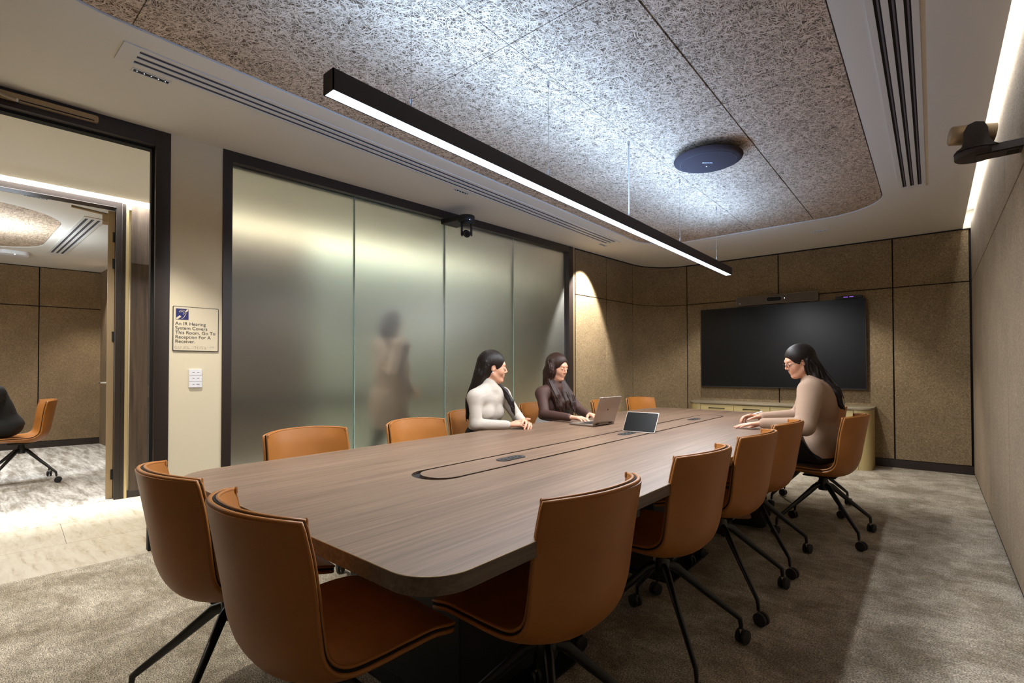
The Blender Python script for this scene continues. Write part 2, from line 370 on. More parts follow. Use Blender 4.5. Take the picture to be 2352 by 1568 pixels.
for i in range(4):
    for j in range(6):
        g = .0018 if i != 3 else .0018
        gx0 = .004 if i == 3 else .0012; gx1 = .004 if i == 2 else .0012
        p = clip([(xs[i]+gx0, ys[j]+.002), (xs[i+1]-gx1, ys[j]+.002), (xs[i+1]-gx1, ys[j+1]-.002), (xs[i]+gx0, ys[j+1]-.002)], inn)
        if len(p) > 2:
            q = []
            for a_ in p:
                if not q or abs(a_[0]-q[-1][0])+abs(a_[1]-q[-1][1]) > 1e-4: q.append(a_)
            dz = random.uniform(-.0007, .0007); obj('wood_wool_panel', MB().prism(q, ZC+.008+dz, ZC+.033), M['wool'], ceil)
# cove recess above right wall
mb = MB(); mb.box((.262, -1.55, ZC+.002), (.2695, 7.38, 2.89)); mb.box((.262, -1.55, 2.88), (.42, 7.38, 2.90)); mb.box((.36, -1.55, 2.74), (.42, 7.38, 2.89)); mb.box((.27, 7.34, 2.69), (.36, 7.38, 2.88))
o = obj('trim_1', mb, M['gyp']); tag(o, 'white recessed cove above the right wall hiding a light strip', 'cove', kind='structure')
obj('light_strip', MB().box((.2705, -1.5, 2.77), (.276, 7.3, 2.80)), M['strip'], o)

# ------------------------------------------------------------------ floor
mb = MB(); ptsf = [(.36, -1.6), (.36, 7.42), (-3.4, 7.42), L2(5.3, -.02), L2(-1.6, -.02)]
mb.prism(ptsf, -.03, 0); o = obj('floor', mb, M['carpet']); tag(o, 'mottled grey-brown carpet of the meeting room', 'floor', kind='structure')
fl = MB(); C0, C1 = L2(-3.6, -.02), L2(8.5, -.02); D0, D1 = L2(-3.6, 0, CXB), L2(8.5, 0, CXB)
fl.prism([D0, C0, C1, D1], -.03, -.004); cf = obj('floor', fl, M['gap']); tag(cf, 'pale cream travertine floor of the corridor', 'floor', kind='structure')
def L3(base0, s, off): return L2(s, off, base0)
k = 0
wcor = (L2(0, -.02)[0]-CXB)*math.cos(LW)
for i in range(3):
    for j in range(11):
        s0 = -3.5+j*1.2-(.6 if i % 2 else 0); o0, o1 = i*wcor/3+.001, (i+1)*wcor/3-.001
        q = [L3(CXB, s0+.001, o0), L3(CXB, s0+.001, o1), L3(CXB, s0+1.199, o1), L3(CXB, s0+1.199, o0)]
        obj('stone_tile', MB().prism(q, -.003, random.uniform(-.0004, .0002)), M['trav'], cf)
mb = MB().prism([(-11.5, -3.6), L2(-3.6, -.001, CXB), L2(4.2, -.001, CXB), (-11.5, 4.2)], -.03, .001)
o = obj('floor', mb, M['carpet2']); tag(o, 'light grey streaked carpet of the second room beyond the corridor', 'floor', kind='structure')

# ------------------------------------------------------------------ right wall
ZJ = 2.112
def panel(parent, pts2, z0, z1, m=None, name='felt_panel'):
    return obj(name, MB().prism(pts2, z0, z1), m or M['felt'], parent, bevel=.003, seg=1)
wr = obj('wall_right', MB().box((.35, -1.6, 0), (.40, 7.45, 2.752)), M['gap']); tag(wr, 'right wall clad in beige textured felt panels', 'wall', kind='structure')
jy = [-1.55, .2, 1.5, 2.8, 4.08, 5.34, 6.654, 7.352]
for a_, b_ in zip(jy[:-1], jy[1:]):
    for z0, z1 in ((.022, ZJ-.004), (ZJ+.004, 2.75)):
        panel(wr, [(.334, a_+.002), (.352, a_+.002), (.352, b_-.002), (.334, b_-.002)], z0, z1, M['felt_lit'])
o = obj('baseboard_right', MB().box((.338, -1.55, 0), (.35, 7.35, .022)), M['gap']); tag(o, 'thin black shadow line at the foot of the right wall', 'baseboard', kind='structure')
# ------------------------------------------------------------------ back wall
wb = MB(); wb.prism([(-2.8, YB(-2.8)+.02), (.36, YB(.36)+.02), (.36, YB(.36)+.1), (-2.8, YB(-2.8)+.1)], 0, 2.9); wbo = obj('wall_back', wb, M['gap'])
tag(wbo, 'far wall of beige felt panels behind the television', 'wall', kind='structure')
jx = [-2.774, -1.551, -.345, .322]
for a_, b_ in zip(jx[:-1], jx[1:]):
    for z0, z1 in ((.10, ZJ-.005), (ZJ+.005, 2.684)):
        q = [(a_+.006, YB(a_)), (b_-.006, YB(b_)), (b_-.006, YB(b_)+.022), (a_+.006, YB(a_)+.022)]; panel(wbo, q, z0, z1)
o = obj('baseboard_back', MB().prism([(-2.77, YB(-2.77)+.006), (.333, YB(.333)+.006), (.333, YB(.333)+.022), (-2.77, YB(-2.77)+.022)], 0, .095), M['frame']); tag(o, 'dark skirting of the far wall', 'baseboard', kind='structure')
# ------------------------------------------------------------------ left wall (felt part and curved corner)
def strip(P, th):                            # outline of a wall strip with thickness away from the room
    P = [np.array(p) for p in P]; out = []
    for i, p in enumerate(P):
        t = P[min(i+1, len(P)-1)]-P[max(i-1, 0)]; t = t/np.linalg.norm(t); out.append(p+th*np.array([-t[1], t[0]]))
    return [tuple(p) for p in P[::-1]]+[tuple(p) for p in out]
wl = MB(); Pl = [L2(5.30), L2(6.0), tuple(cs[0])]
full = [np.array(L2(5.335)), np.array(L2(6.0))]+cs
back = strip([p+.022*np.array([-1, 0]) if i < 3 else p+.022*np.array([-.7, .7]) for i, p in enumerate(full)], .06)
wl.prism(back, 0, 2.9); wlo = obj('wall_left', wl, M['gap']); tag(wlo, 'beige felt panelled end of the left wall curving into the far wall', 'wall', kind='structure')
def cut(P, a_, b_): return P
segs = [[np.array(L2(5.345)), np.array(L2(6.03))], [np.array(L2(6.042)), cs[0]-T0*.006]]
cc = [cs[0]+T0*.006]+cs[1:-1]+[cs[-1]-T1*.006]
for P in segs+[cc]:
    for z0, z1 in ((.10, ZJ-.005), (ZJ+.005, 2.684)):
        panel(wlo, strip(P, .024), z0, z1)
P = [np.array(L2(5.335))+[-.008, 0]]+[p+np.array([-.005, .005]) for p in cs]; o = obj('baseboard_left', MB().prism(strip(P, .015), 0, .095), M['frame']); tag(o, 'dark skirting of the curved left corner', 'baseboard', kind='structure')
# shadow gap at the ceiling follows from the dark backing; beige strip beside the glass
def Lbox(mb, s0, s1, o0, o1, z0, z1, base=-3.850):
    return mb.prism([L2(s0, o0, base), L2(s0, o1, base), L2(s1, o1, base), L2(s1, o0, base)][::-1], z0, z1)
o = obj('trim_2', Lbox(MB(), 5.283, 5.326, -.10, .0, 0, ZC), M['champ']); tag(o, 'narrow beige metal post between the frosted glass and the felt panels', 'post', kind='structure')
# cream column between door and glass, and the wall on the near side of the door
o = obj('wall_left', Lbox(Lbox(MB(), 1.0115, 1.3195, -.12, 0, 0, ZC), -1.6, -.16, -.12, 0, 0, ZC), M['cream']); tag(o, 'cream painted wall between the doorway and the frosted glass', 'wall', kind='structure')
o = obj('baseboard_left', Lbox(MB(), 1.0115, 1.3195, 0, .008, 0, .06), M['frame']); tag(o, 'dark skirting below the wall sign', 'baseboard', kind='structure')
o = obj('wall_near', MB().box((-4.1, -1.65, 0), (.42, -1.6, 2.9)), M['felt']); tag(o, 'felt clad wall behind the viewer', 'wall', kind='structure')
# ------------------------------------------------------------------ doorway
d1 = Lbox(MB(), .933, 1.0115, -.13, .006, 0, ZC-.001); Lbox(d1, -.16, -.08, -.13, .006, 0, ZC-.001); Lbox(d1, -.08, .933, -.13, .006, 2.60, ZC-.001)
do = obj('door_1', d1, M['frame'], bevel=.002, seg=1); tag(do, 'dark bronze door frame of the open doorway to the corridor', 'door', kind='structure')
g = Lbox(MB(), .918, .933, -.10, -.045, 0, 2.60); Lbox(g, -.08, .933, -.10, -.045, 2.585, 2.60); obj('rebate', g, M['gap'], do)
obj('strike_plate', Lbox(MB(), .9165, .9185, -.085, -.06, .98, 1.06), M['chrome'], do)
leaf = MB().obox((L2(-.055, .50)[0], L2(-.055, .5)[1], 1.295), np.array([math.cos(LW), -math.sin(LW), 0])*.47, np.array([math.sin(LW), math.cos(LW), 0])*.024, (0, 0, 1.29))
lo = obj('door_leaf', leaf, M['cream'], do)
c = empty('door_closer', (*L2(.2, .02), 2.62), 'bronze door closer rail with arm on the door head', 'door closer')
mb = MB(); q = rrect(-.12, .645, 2.632, 2.672, .012, 4)
mb.add([(*L2(s, .008), z) for s, z in q]+[(*L2(s, .034), z) for s, z in q], [tuple(range(len(q)-1, -1, -1)), tuple(range(len(q), 2*len(q)))]+[(i, (i+1) % len(q), (i+1) % len(q)+len(q), i+len(q)) for i in range(len(q))])
obj('slide_rail', mb, M['champ'], c); obj('rail_slot', Lbox(MB(), -.1, .625, .012, .0365, 2.637, 2.642), M['gap'], c)
a_ = np.array([*L2(.30, .036), 2.634]); b_ = np.array([*L2(-.05, .25), 2.625]); mb = MB().tube([a_, b_], .010, 8, flat=.5); obj('arm', mb, M['champ'], c)
obj('pivot', MB().lathe(a_-[0, 0, .012], [(.008, 0), (.008, .02)], 12), M['chrome'], c)
# ------------------------------------------------------------------ glass partition
wn = MB(); Lbox(wn, 1.3195, 1.378, -.10, .01, 0, ZC-.001); Lbox(wn, 5.20, 5.283, -.10, .01, 0, ZC-.001); Lbox(wn, 1.378, 5.20, -.10, .01, 2.625, ZC-.001); Lbox(wn, 1.378, 5.20, -.10, .01, 0, .05)
wo = obj('window_1', wn, M['frame'], bevel=.002, seg=1); tag(wo, 'dark framed frosted glass partition towards the corridor', 'window', kind='structure')
js = [1.378, 2.334, 3.294, 4.254, 5.20]
for a_, b_ in zip(js[:-1], js[1:]):
    obj('glass_pane', Lbox(MB(), a_+.004, b_-.004, -.052, -.040, .05, 2.625), M['frost'], wo)
for a_ in js[1:-1]: obj('joint_strip', Lbox(MB(), a_-.003, a_+.003, -.054, -.038, .05, 2.625), M['gedge'], wo)

# ------------------------------------------------------------------ corridor shell
cc_ = MB(); q = [L2(-3.6, .055, CXB), L2(-3.6, -.12), L2(8.5, -.12), L2(8.5, .055, CXB)]
cc_.prism(q, ZC, ZC+.05); o = obj('ceiling', cc_, M['gyp']); tag(o, 'plain beige ceiling of the corridor outside the door', 'ceiling', kind='structure')
q = [L2(-3.6, -.3, CXB), L2(-3.6, .06, CXB), L2(8.5, .06, CXB), L2(8.5, -.3, CXB)]; tr = MB().prism(q, 2.93, 2.97)
tr.prism([L2(-3.6, .048, CXB), L2(-3.6, .055, CXB), L2(8.5, .055, CXB), L2(8.5, .048, CXB)], 2.70, 2.93)
o = obj('trim_3', tr, M['gyp']); tag(o, 'bright cove above the corridor wall', 'cove', kind='structure')
obj('light_strip', MB().prism([L2(-3.5, .040, CXB), L2(-3.5, .047, CXB), L2(8.4, .047, CXB), L2(8.4, .040, CXB)], 2.78, 2.81), M['strip'], o)
def W(mb, s0, s1, o0, o1, z0, z1): return Lbox(mb, s0, s1, o0, o1, z0, z1, CXB)
cw = MB(); W(cw, -3.6, -.62, -.12, 0, 0, 2.95); W(cw, -.62, 1.122, -.12, 0, 2.668, 2.95); W(cw, 1.122, 8.5, -.12, -.02, 0, 2.95); W(cw, 1.16, 8.5, -.03, 0, 2.62, 2.95); W(cw, 1.122, 1.16, -.03, 0, 0, 2.95)
o = obj('wall_far', cw, M['cream']); tag(o, 'far wall of the corridor with the second doorway', 'wall', kind='structure'); cwo = o
obj('jamb_cover', W(MB(), 1.122, 1.150, -.01, .006, 0, 2.668), M['frame'], o); obj('brass_strip', W(MB(), 1.152, 1.172, -.02, .012, 0, 2.66), M['brass'], o)
for s0, s1 in ((1.19, 1.75), (1.754, 2.3), (2.304, 2.85)):
    obj('walnut_panel', W(MB(), s0, s1, -.02, .002, .06, 2.15), M['walnut'], o, bevel=.002, seg=1); obj('walnut_panel', W(MB(), s0, s1, -.02, .002, 2.156, 2.66), M['walnut'], o, bevel=.002, seg=1)
obj('panel_rail', W(MB(), 1.19, 2.85, .002, .008, 2.135, 2.165), M['walnut'], o)
M['olive'] = mat('olive_grey_panel', (.22, .235, .185), .8)
for s0 in (2.86, 4.2, 5.54, 6.88): obj('olive_panel', W(MB(), s0, s0+1.33, -.02, .0, .06, 2.66), M['olive'], o)
obj('rail', W(MB(), 1.75, 8.3, .002, .03, .74, .86), M['gap'], o); obj('kick_board', W(MB(), 1.172, 8.5, -.02, .0, 0, .06), M['frame'], o)
ce = MB().prism([L2(8.5, -.1, CXB), L2(8.5, 0.1), L2(8.56, .1), L2(8.56, -.1, CXB)], 0, 2.95); ce.prism([L2(-3.6, -.1, CXB), L2(-3.6, -.02), L2(-3.66, -.02), L2(-3.66, -.1, CXB)], 0, 2.95)
o = obj('wall_end', ce, M['cream']); tag(o, 'end walls of the corridor', 'wall', kind='structure')
d2 = MB(); W(d2, 1.082, 1.122, -.12, .01, 0, 2.668); W(d2, -.62, -.58, -.12, .01, 0, 2.668); W(d2, -.58, 1.082, -.12, .01, 2.617, 2.668)
d2o = obj('door_2', d2, M['frame'], bevel=.002, seg=1); tag(d2o, 'dark bronze frame of the second doorway across the corridor', 'door', kind='structure')
hx, hy = L2(1.055, -.06, CXB); dd = np.array([-.984, .178, 0]); nn = np.array([.178, .984, 0]); LW2 = .024
lf = obj('door_leaf', MB().obox(np.array([hx, hy, 1.30])+dd*.47, dd*.47, nn*LW2, (0, 0, 1.295)), M['champ'], d2o)
for z in (2.36, 2.12, 1.46, .22):
    obj('hinge', MB().obox(np.array([hx+.004, hy+.022, z]), (.006, 0, 0), (0, .014, 0), (0, 0, .045)), M['black'], d2o)
hp = np.array([hx, hy, 1.03])+dd*.86-nn*LW2
obj('door_handle', MB().tube([hp+nn*.02, hp-nn*.05, hp-nn*.055-dd*.10], .009, 8), M['chrome'], lf)
c = empty('door_closer', (hx-.3, hy, 2.6), 'thin closer arm above the second doorway beyond the corridor', 'door closer')
obj('arm', MB().tube([(hx-.02, hy-.02, 2.56), (hx-.05, hy-.27, 2.585)], .012, 8, flat=.6), M['champ'], c); obj('closer_body', MB().obox(np.array([hx, hy, 2.53])+dd*.08-nn*.045, dd*.08, nn*.02, (0, 0, .03)), M['champ'], c)
# second room
rc = MB(); q = [(-11.5, -3.6), L2(-3.6, -.12, CXB), L2(4.2, -.12, CXB), (-11.5, 4.2)]; tr2 = rrect(-8.9, -6.47, -3.2, .90, [.45, .45, .62, .62], 10)
holed(rc, q, tr2, ZC, True); n_ = len(tr2); rc.add([(*p, ZC) for p in tr2]+[(*p, ZC+.05) for p in tr2], [(i, i+n_, (i+1) % n_+n_, (i+1) % n_) for i in range(n_)])
rco = obj('ceiling', rc, M['gyp']); tag(rco, 'white ceiling of the second room around a rounded wood-wool recess', 'ceiling', kind='structure')
inn2 = rrect(-8.892, -6.478, -3.19, .892, [.44, .44, .61, .61], 10)
for i in range(4):
    for j in range(4):
        x0 = -8.9+i*.61; y0 = -3.3+j*1.2; p = clip([(x0, y0), (x0+.608, y0), (x0+.608, y0+1.198), (x0, y0+1.198)], inn2)
        q = []
        for a_ in p:
            if not q or abs(a_[0]-q[-1][0])+abs(a_[1]-q[-1][1]) > 1e-4: q.append(a_)
        if len(q) > 2: obj('wood_wool_panel', MB().prism(q, ZC+.008, ZC+.03), M['wool'], rco)
dq = np.array([.163, .9866]); q0 = np.array([-9.97, 1.87])
def F2(s, off): p = q0+dq*s+off*np.array([dq[1], -dq[0]]); return (p[0], p[1])
fw = MB().prism([F2(-5.5, -.1), F2(-5.5, -.02), F2(2.4, -.02), F2(2.4, -.1)], 0, 2.75); fwo = obj('wall_far', fw, M['gap']); tag(fwo, 'felt panelled far wall of the second room', 'wall', kind='structure')
jj = [-5.4, -4.46, -3.24, -2.05, -.83, .37, 1.6]
for a_, b_ in zip(jj[:-1], jj[1:]):
    for z0, z1 in ((.10, 2.105), (2.117, 2.688)): panel(fwo, [F2(a_+.006, -.02), F2(a_+.006, 0), F2(b_-.006, 0), F2(b_-.006, -.02)], z0, z1, M['felt2'])
o = obj('baseboard_far', MB().prism([F2(-5.4, -.02), F2(-5.4, -.006), F2(2.3, -.006), F2(2.3, -.02)], 0, .095), M['frame']); tag(o, 'dark skirting of the second room', 'baseboard', kind='structure')
o = obj('wall_side', MB().box((-11.5, 1.75, 0), (-5.7, 1.8, 2.75)).box((-11.5, -3.65, 0), (-5.9, -3.6, 2.75)), M['felt2']); tag(o, 'side walls of the second room', 'wall', kind='structure')

# ------------------------------------------------------------------ ceiling diffusers and downlights
def diffuser(x0, x1, y0, y1, label, rot=None, ends=.07):
    c = empty('ceiling_diffuser', ((x0+x1)/2, (y0+y1)/2, ZC), label, 'air diffuser', 'slot air diffusers')
    T = (lambda a, b: (a, b)) if rot is None else rot
    def bx(a0, a1, b0, b1, z0, z1): return MB().prism([T(a0, b0), T(a1, b0), T(a1, b1), T(a0, b1)], z0, z1)
    obj('slot_backing', bx(x0+.01, x1-.01, y0+.01, y1-.01, ZC-.0015, ZC-.0005), M['gap'], c)
    wd = x1-x0; fr = wd*.15; n3 = (wd-2*fr)/5.0
    fr_ = MB()
    for a0, a1, b0, b1 in ((x0, x0+fr, y0, y1), (x1-fr, x1, y0, y1), (x0+fr, x1-fr, y0, y0+ends), (x0+fr, x1-fr, y1-ends, y1)):
        fr_.prism([T(a0, b0), T(a1, b0), T(a1, b1), T(a0, b1)], ZC-.006, ZC-.0005)
    obj('frame', fr_, M['whitem'], c)
    for k_ in (1, 3):
        obj('bar', bx(x0+fr+k_*n3, x0+fr+(k_+1)*n3, y0+ends, y1-ends, ZC-.006, ZC-.0005), M['whitem'], c)
    for k_ in (0, 2, 4):
        obj('blade', bx(x0+fr+k_*n3+n3*.45, x0+fr+k_*n3+n3*.75, y0+ends, y1-ends, ZC-.003, ZC-.002), M['louvre'], c)
    return c
diffuser(-3.048, -2.858, .575, 5.43, 'long white three-slot air diffuser above the frosted glass side')
diffuser(-.20, -.025, -.6, 5.42, 'long white three-slot air diffuser beside the bright cove')
Tr = lambda a, b: (b, a)
c = diffuser(.985, 1.16, -8.82, -6.44, 'short white three-slot air diffuser in the ceiling of the second room', lambda a, b: (b, a))
for o_ in c.children:
    bm = bmesh.new(); bm.from_mesh(o_.data); bmesh.ops.transform(bm, matrix=Matrix.Translation(Vector((1.0725+7.63, -7.63-1.0725, 0))), verts=[]); bm.free()
c.location = (0, 0, 0)
for o_ in c.children:
    for v in o_.data.vertices: v.co += Vector(((.985+1.16)/2, (-8.82-6.44)/2, ZC))
def downlight(x, y, along, label, n=5, L=.155):
    c = empty('recessed_downlight', (x, y, ZC), label, 'ceiling light', 'slim recessed ceiling lights'); Wd = .028
    def B(u0, u1, v0, v1, z0, z1): return ((x+v0, y+u0, z0), (x+v1, y+u1, z1)) if along == 'y' else ((x+u0, y+v0, z0), (x+u1, y+v1, z1))
    fr_ = MB(); h_ = L/2; e_ = .007
    for a_ in ((-h_-e_, h_+e_, -Wd/2-e_, -Wd/2), (-h_-e_, h_+e_, Wd/2, Wd/2+e_), (-h_-e_, -h_, -Wd/2, Wd/2), (h_, h_+e_, -Wd/2, Wd/2)): fr_.box(*B(*a_, ZC-.004, ZC-.0005))
    obj('frame', fr_, M['whitem'], c); obj('baffle', MB().box(*B(-h_, h_, -Wd/2, Wd/2, ZC-.0018, ZC-.0008)), M['black'], c)
    for i in range(n):
        u = -h_+(i+.5)*L/n; p = (x, y+u) if along == 'y' else (x+u, y)
        obj('cell', MB().lathe((p[0], p[1], ZC-.0030), [(.0075, 0), (.0095, .001)], 10), M['black'], c); obj('lens', MB().lathe((p[0], p[1], ZC-.0034), [(.003, 0), (.003, .0004)], 8), M['glowcell'], c)
downlight(-3.098, .74, 'y', 'slim black recessed ceiling light by the doorway, nearest of the row along the left')
downlight(-3.088, 2.98, 'y', 'slim black recessed ceiling light above the hanging ceiling camera')
downlight(-3.095, 5.41, 'y', 'slim black recessed ceiling light at the far end of the left diffuser')
downlight(-2.14, 6.47, 'x', 'slim black recessed ceiling light behind the far end of the pendant')
downlight(-.94, 6.455, 'x', 'slim black recessed ceiling light in front of the television, right')
downlight(-6.06, .60, 'y', 'slim black recessed ceiling light seen through the doorway in the second room')
# pendant
c = empty('linear_pendant_light', (PX, 3.11, 2.12), 'long dark bronze linear pendant lamp hanging over the table', 'pendant lamp')
hw = .0325
mb = MB().box((PX-hw, PY0, 2.122), (PX-hw+.004, PY1, 2.197)).box((PX+hw-.004, PY0, 2.122), (PX+hw, PY1, 2.197)).box((PX-hw, PY0, 2.122), (PX+hw, PY0+.004, 2.197)).box((PX-hw, PY1-.004, 2.122), (PX+hw, PY1, 2.197)).box((PX-hw+.0045, PY0+.0045, 2.15), (PX+hw-.0045, PY1-.0045, 2.17))
obj('housing', mb, M['pend'], c); obj('lower_diffuser', MB().box((PX-hw+.004, PY0+.004, 2.1235), (PX+hw-.004, PY1-.004, 2.126)), M['glowc'], c)
obj('upper_diffuser', MB().box((PX-hw+.006, PY0+.006, 2.188), (PX+hw-.006, PY1-.006, 2.19)), M['glowc'], c)
for i, y in enumerate((1.225, 2.147, 3.07, 3.97, 4.87)):
    wx = PX+.03; k_ = obj('suspension_wire', MB().tube([(wx, y, 2.197), (wx, y, 2.70)], .0011 if i != 2 else .0022, 6), M['wire'], c)
    obj('ceiling_fixing', MB().lathe((wx, y, 2.675), [(.004, 0), (.007, .008), (.007, .033)], 10), M['wire'], k_); obj('wire_grip', MB().lathe((wx, y, 2.197), [(.004, 0), (.004, .03)], 8), M['wire'], k_)
    if i == 2: obj('power_cable', MB().tube(catmull([(wx+.006, y+.004, 2.70), (wx+.008, y, 2.62), (wx+.004, y-.002, 2.5), (wx+.003, y, 2.35), (wx+.003, y, 2.197)], 4), .003, 6), M['whitem'], c)
# round ceiling microphone
rcx, rcy, rcz = -1.205, 3.60, 2.645
c = empty('ceiling_microphone', (rcx, rcy, rcz), 'round dark grey ceiling microphone disc with small white lettering', 'microphone')
obj('disc', MB().lathe((rcx, rcy, rcz-.012), [(.185, 0), (.205, .004), (.228, .016), (.232, .028), (.222, .034)], 48), M['disc'], c, smooth=True)
obj('rim_line', MB().tube([(rcx+.188*math.cos(q), rcy+.188*math.sin(q), rcz-.0115) for q in np.linspace(0, 2*PI, 48, endpoint=False)], .0015, 5, closed=True), M['black'], c)
for q in (0.6, 2.2, 3.8, 5.4): obj('hanger', MB().tube([(rcx+.15*math.cos(q), rcy+.15*math.sin(q), rcz+.02), (rcx+.15*math.cos(q), rcy+.15*math.sin(q), 2.71)], .003, 6), M['wire'], c)
obj('status_light', MB().lathe((rcx-.03, rcy+.06, rcz-.0135), [(.003, 0), (.003, .002)], 8), M['ledw'], c)
# ------------------------------------------------------------------ text
def text(name, s, size, origin, ux, uy, m, parent, extr=.0006, spacing=1.0, line=1.0):
    cu = bpy.data.curves.new(name, 'FONT'); cu.body = s; cu.size = size; cu.extrude = extr; cu.space_line = line; cu.space_character = spacing
    t = bpy.data.objects.new(name, cu); COL.objects.link(t); bpy.context.view_layer.update()
    me = bpy.data.meshes.new_from_object(t.evaluated_get(bpy.context.evaluated_depsgraph_get())); bpy.data.objects.remove(t)
    ux, uy = np.array(ux, float), np.array(uy, float); uz = np.cross(ux, uy); off = np.array(wloc(parent)); og = np.array(origin)
    for v in me.vertices:
        p = og+ux*v.co.x+uy*v.co.y+uz*v.co.z-off; v.co = p
    me.materials.clear(); me.materials.append(m); o = bpy.data.objects.new(name, me); COL.objects.link(o); o.parent = parent; return o
text('lettering', 'nomio.', .028, (rcx-.035, rcy-.02, rcz-.0128), (.76, .65, 0), (.65, -.76, 0), M['white'], c)

# ------------------------------------------------------------------ wall sign, switch
nx = np.array([math.cos(LW), -math.sin(LW), 0]); tx = np.array([math.sin(LW), math.cos(LW), 0])
def LP(s, off, z): return np.array([*L2(s, off), z])
s0, s1, z0, z1 = 1.031, 1.297, 1.283, 1.578
c = empty('hearing_sign', LP((s0+s1)/2, 0, z0), 'cream wall sign with blue ear symbol and black lettering beside the doorway', 'sign')
def wallplate(mb, q, o0, o1):
    n_ = len(q); mb.add([LP(s, o0, z) for s, z in q]+[LP(s, o1, z) for s, z in q], [tuple(range(n_-1, -1, -1)), tuple(range(n_, 2*n_))]+[(i, (i+1) % n_, (i+1) % n_+n_, i+n_) for i in range(n_)]); return mb
obj('border', wallplate(MB(), rrect(s0, s1, z0, z1, .006, 3), .001, .0070), M['ink'], c)
obj('plate', wallplate(MB(), rrect(s0+.004, s1-.004, z0+.004, z1-.004, .004, 3), .0065, .0082), M['plate'], c)
obj('symbol_field', wallplate(MB(), [(s0+.016, z1-.088), (s0+.088, z1-.088), (s0+.088, z1-.016), (s0+.016, z1-.016)], .008, .0090), M['blue'], c)
def ear(pts, r): return MB().tube([LP(s0+.016+.072*a_, .0092, z1-.088+.072*b_) for a_, b_ in pts], r, 6, flat=1)
ar = [(.52+.27*math.cos(q), .60+.27*math.sin(q)) for q in np.linspace(2.9, -.55, 12)]
obj('ear_outline', ear(ar+[(.68, .33), (.60, .16), (.50, .10), (.42, .12)], .0016), M['plate'], c)
obj('ear_inner', ear([(.50+.15*math.cos(q), .60+.15*math.sin(q)) for q in np.linspace(2.6, -1.0, 9)], .0014), M['plate'], c)
obj('symbol_bar', wallplate(MB(), [(s0+.018, z1-.086), (s0+.028, z1-.086), (s0+.046, z1-.069), (s0+.038, z1-.060), (s0+.018, z1-.078)], .0085, .0096), M['plate'], c)
obj('symbol_bar', wallplate(MB(), [(s0+.070, z1-.032), (s0+.077, z1-.037), (s0+.086, z1-.026), (s0+.086, z1-.018), (s0+.078, z1-.018)], .0085, .0096), M['plate'], c)
text('lettering', 'An IR Hearing\nSystem Covers\nThis Room. Go To\nReception For A\nReceiver.', .0305, LP(s0+.013, .0085, z1-.124), tx, (0, 0, 1), M['ink'], c, line=.96)
mb = MB(); random.seed(3)
for r in range(2):
    for i in range(34 if r == 0 else 27):
        if i % 7 == 6: continue
        for k_ in range(3):
            if random.random() < .5: p = LP(s0+.012+i*.0068+random.choice((0, .0026)), .0086, z1-.268-r*.011+.0026*k_); mb.obox(p, tx*.0009, (0, 0, .0009), nx*.0006)
obj('braille', mb, M['ink'], c)['kind'] = 'stuff'
c = empty('wall_switch', LP(1.16, 0, 1.042), 'white six-button wall switch below the hearing sign', 'switch')
obj('plate', wallplate(MB(), rrect(1.123, 1.200, 1.040, 1.162, .004, 3), 0, .009), M['white'], c)
for i in range(3):
    zz = 1.0425+i*.0405; obj('button', wallplate(MB(), rrect(1.125, 1.198, zz, zz+.0375, .002, 2), .009, .012), M['white'], c)
    mb = MB()
    for u, l_ in ((1.144, .010 if i < 2 else .014), (1.170, .012 if i else .018)): mb.obox(LP(u+.006, .0122, zz+.019), tx*l_/2, (0, 0, .0014), nx*.0004)
    obj('marking', mb, M['ink'], c)

# ------------------------------------------------------------------ TV, video bar, box
def bplane(x, off=0): return YB(x)-off
bt = np.array([1, .01337, 0]); bt = bt/np.linalg.norm(bt); bn = np.array([.01337, -1, 0]); bn /= np.linalg.norm(bn)
def BP(x, off, z): return np.array([x, YB(x), z])+bn*off
def bbox(x0, x1, o0, o1, z0, z1): return MB().obox((BP(x0, o0, z0)+BP(x1, o1, z1))/2, bt*(x1-x0)/2, bn*(o1-o0)/2, (0, 0, (z1-z0)/2))
c = empty('television', BP(-1.575, 0, .90), 'very wide black switched-off television on the far wall', 'television')
TX0, TX1 = -2.545, -.60
obj('casing', bbox(TX0, TX1, .03, .075, .905, 2.01), M['black'], c); obj('screen', bbox(TX0+.006, TX1-.006, .0745, .0765, .918, 2.004), M['screen'], c)
obj('wall_mount', bbox(-1.9, -1.2, 0, .03, 1.2, 1.7), M['blackmetal'], c)
c = empty('video_bar', BP(-1.58, 0, 2.02), 'grey video conferencing bar with camera window above the television', 'video bar')
mb = MB(); q = rrect(-2.065, -1.095, 2.028, 2.146, .012, 4); n_ = len(q)
def bpl(q, o0, o1): n_ = len(q); return MB().add([BP(x, o0, z) for x, z in q]+[BP(x, o1, z) for x, z in q], [tuple(range(n_-1, -1, -1)), tuple(range(n_, 2*n_))]+[(i, (i+1) % n_, (i+1) % n_+n_, i+n_) for i in range(n_)])
obj('body', bpl(q, 0, .055), M['bar'], c); obj('trim_edge', MB().tube([BP(x, .0555, z) for x, z in q], .0018, 5, closed=True), M['silver'], c)
q = rrect(-1.685, -1.50, 2.056, 2.118, .030, 6); obj('camera_window', bpl(q, .055, .058), M['screen'], c); obj('window_ring', MB().tube([BP(x, .0585, z) for x, z in q], .0018, 5, closed=True), M['silver'], c)
for xx in (-1.655, -1.615, -1.575, -1.53): obj('lens', MB().lathe(BP(xx, .058, 2.087), [(.018, 0), (.016, .001)], 16, bn), M['gap'], c)
obj('status_light', MB().lathe(BP(-1.47, .055, 2.090), [(.004, 0), (.004, .002)], 8, bn), M['ledw'], c)
mb = MB()
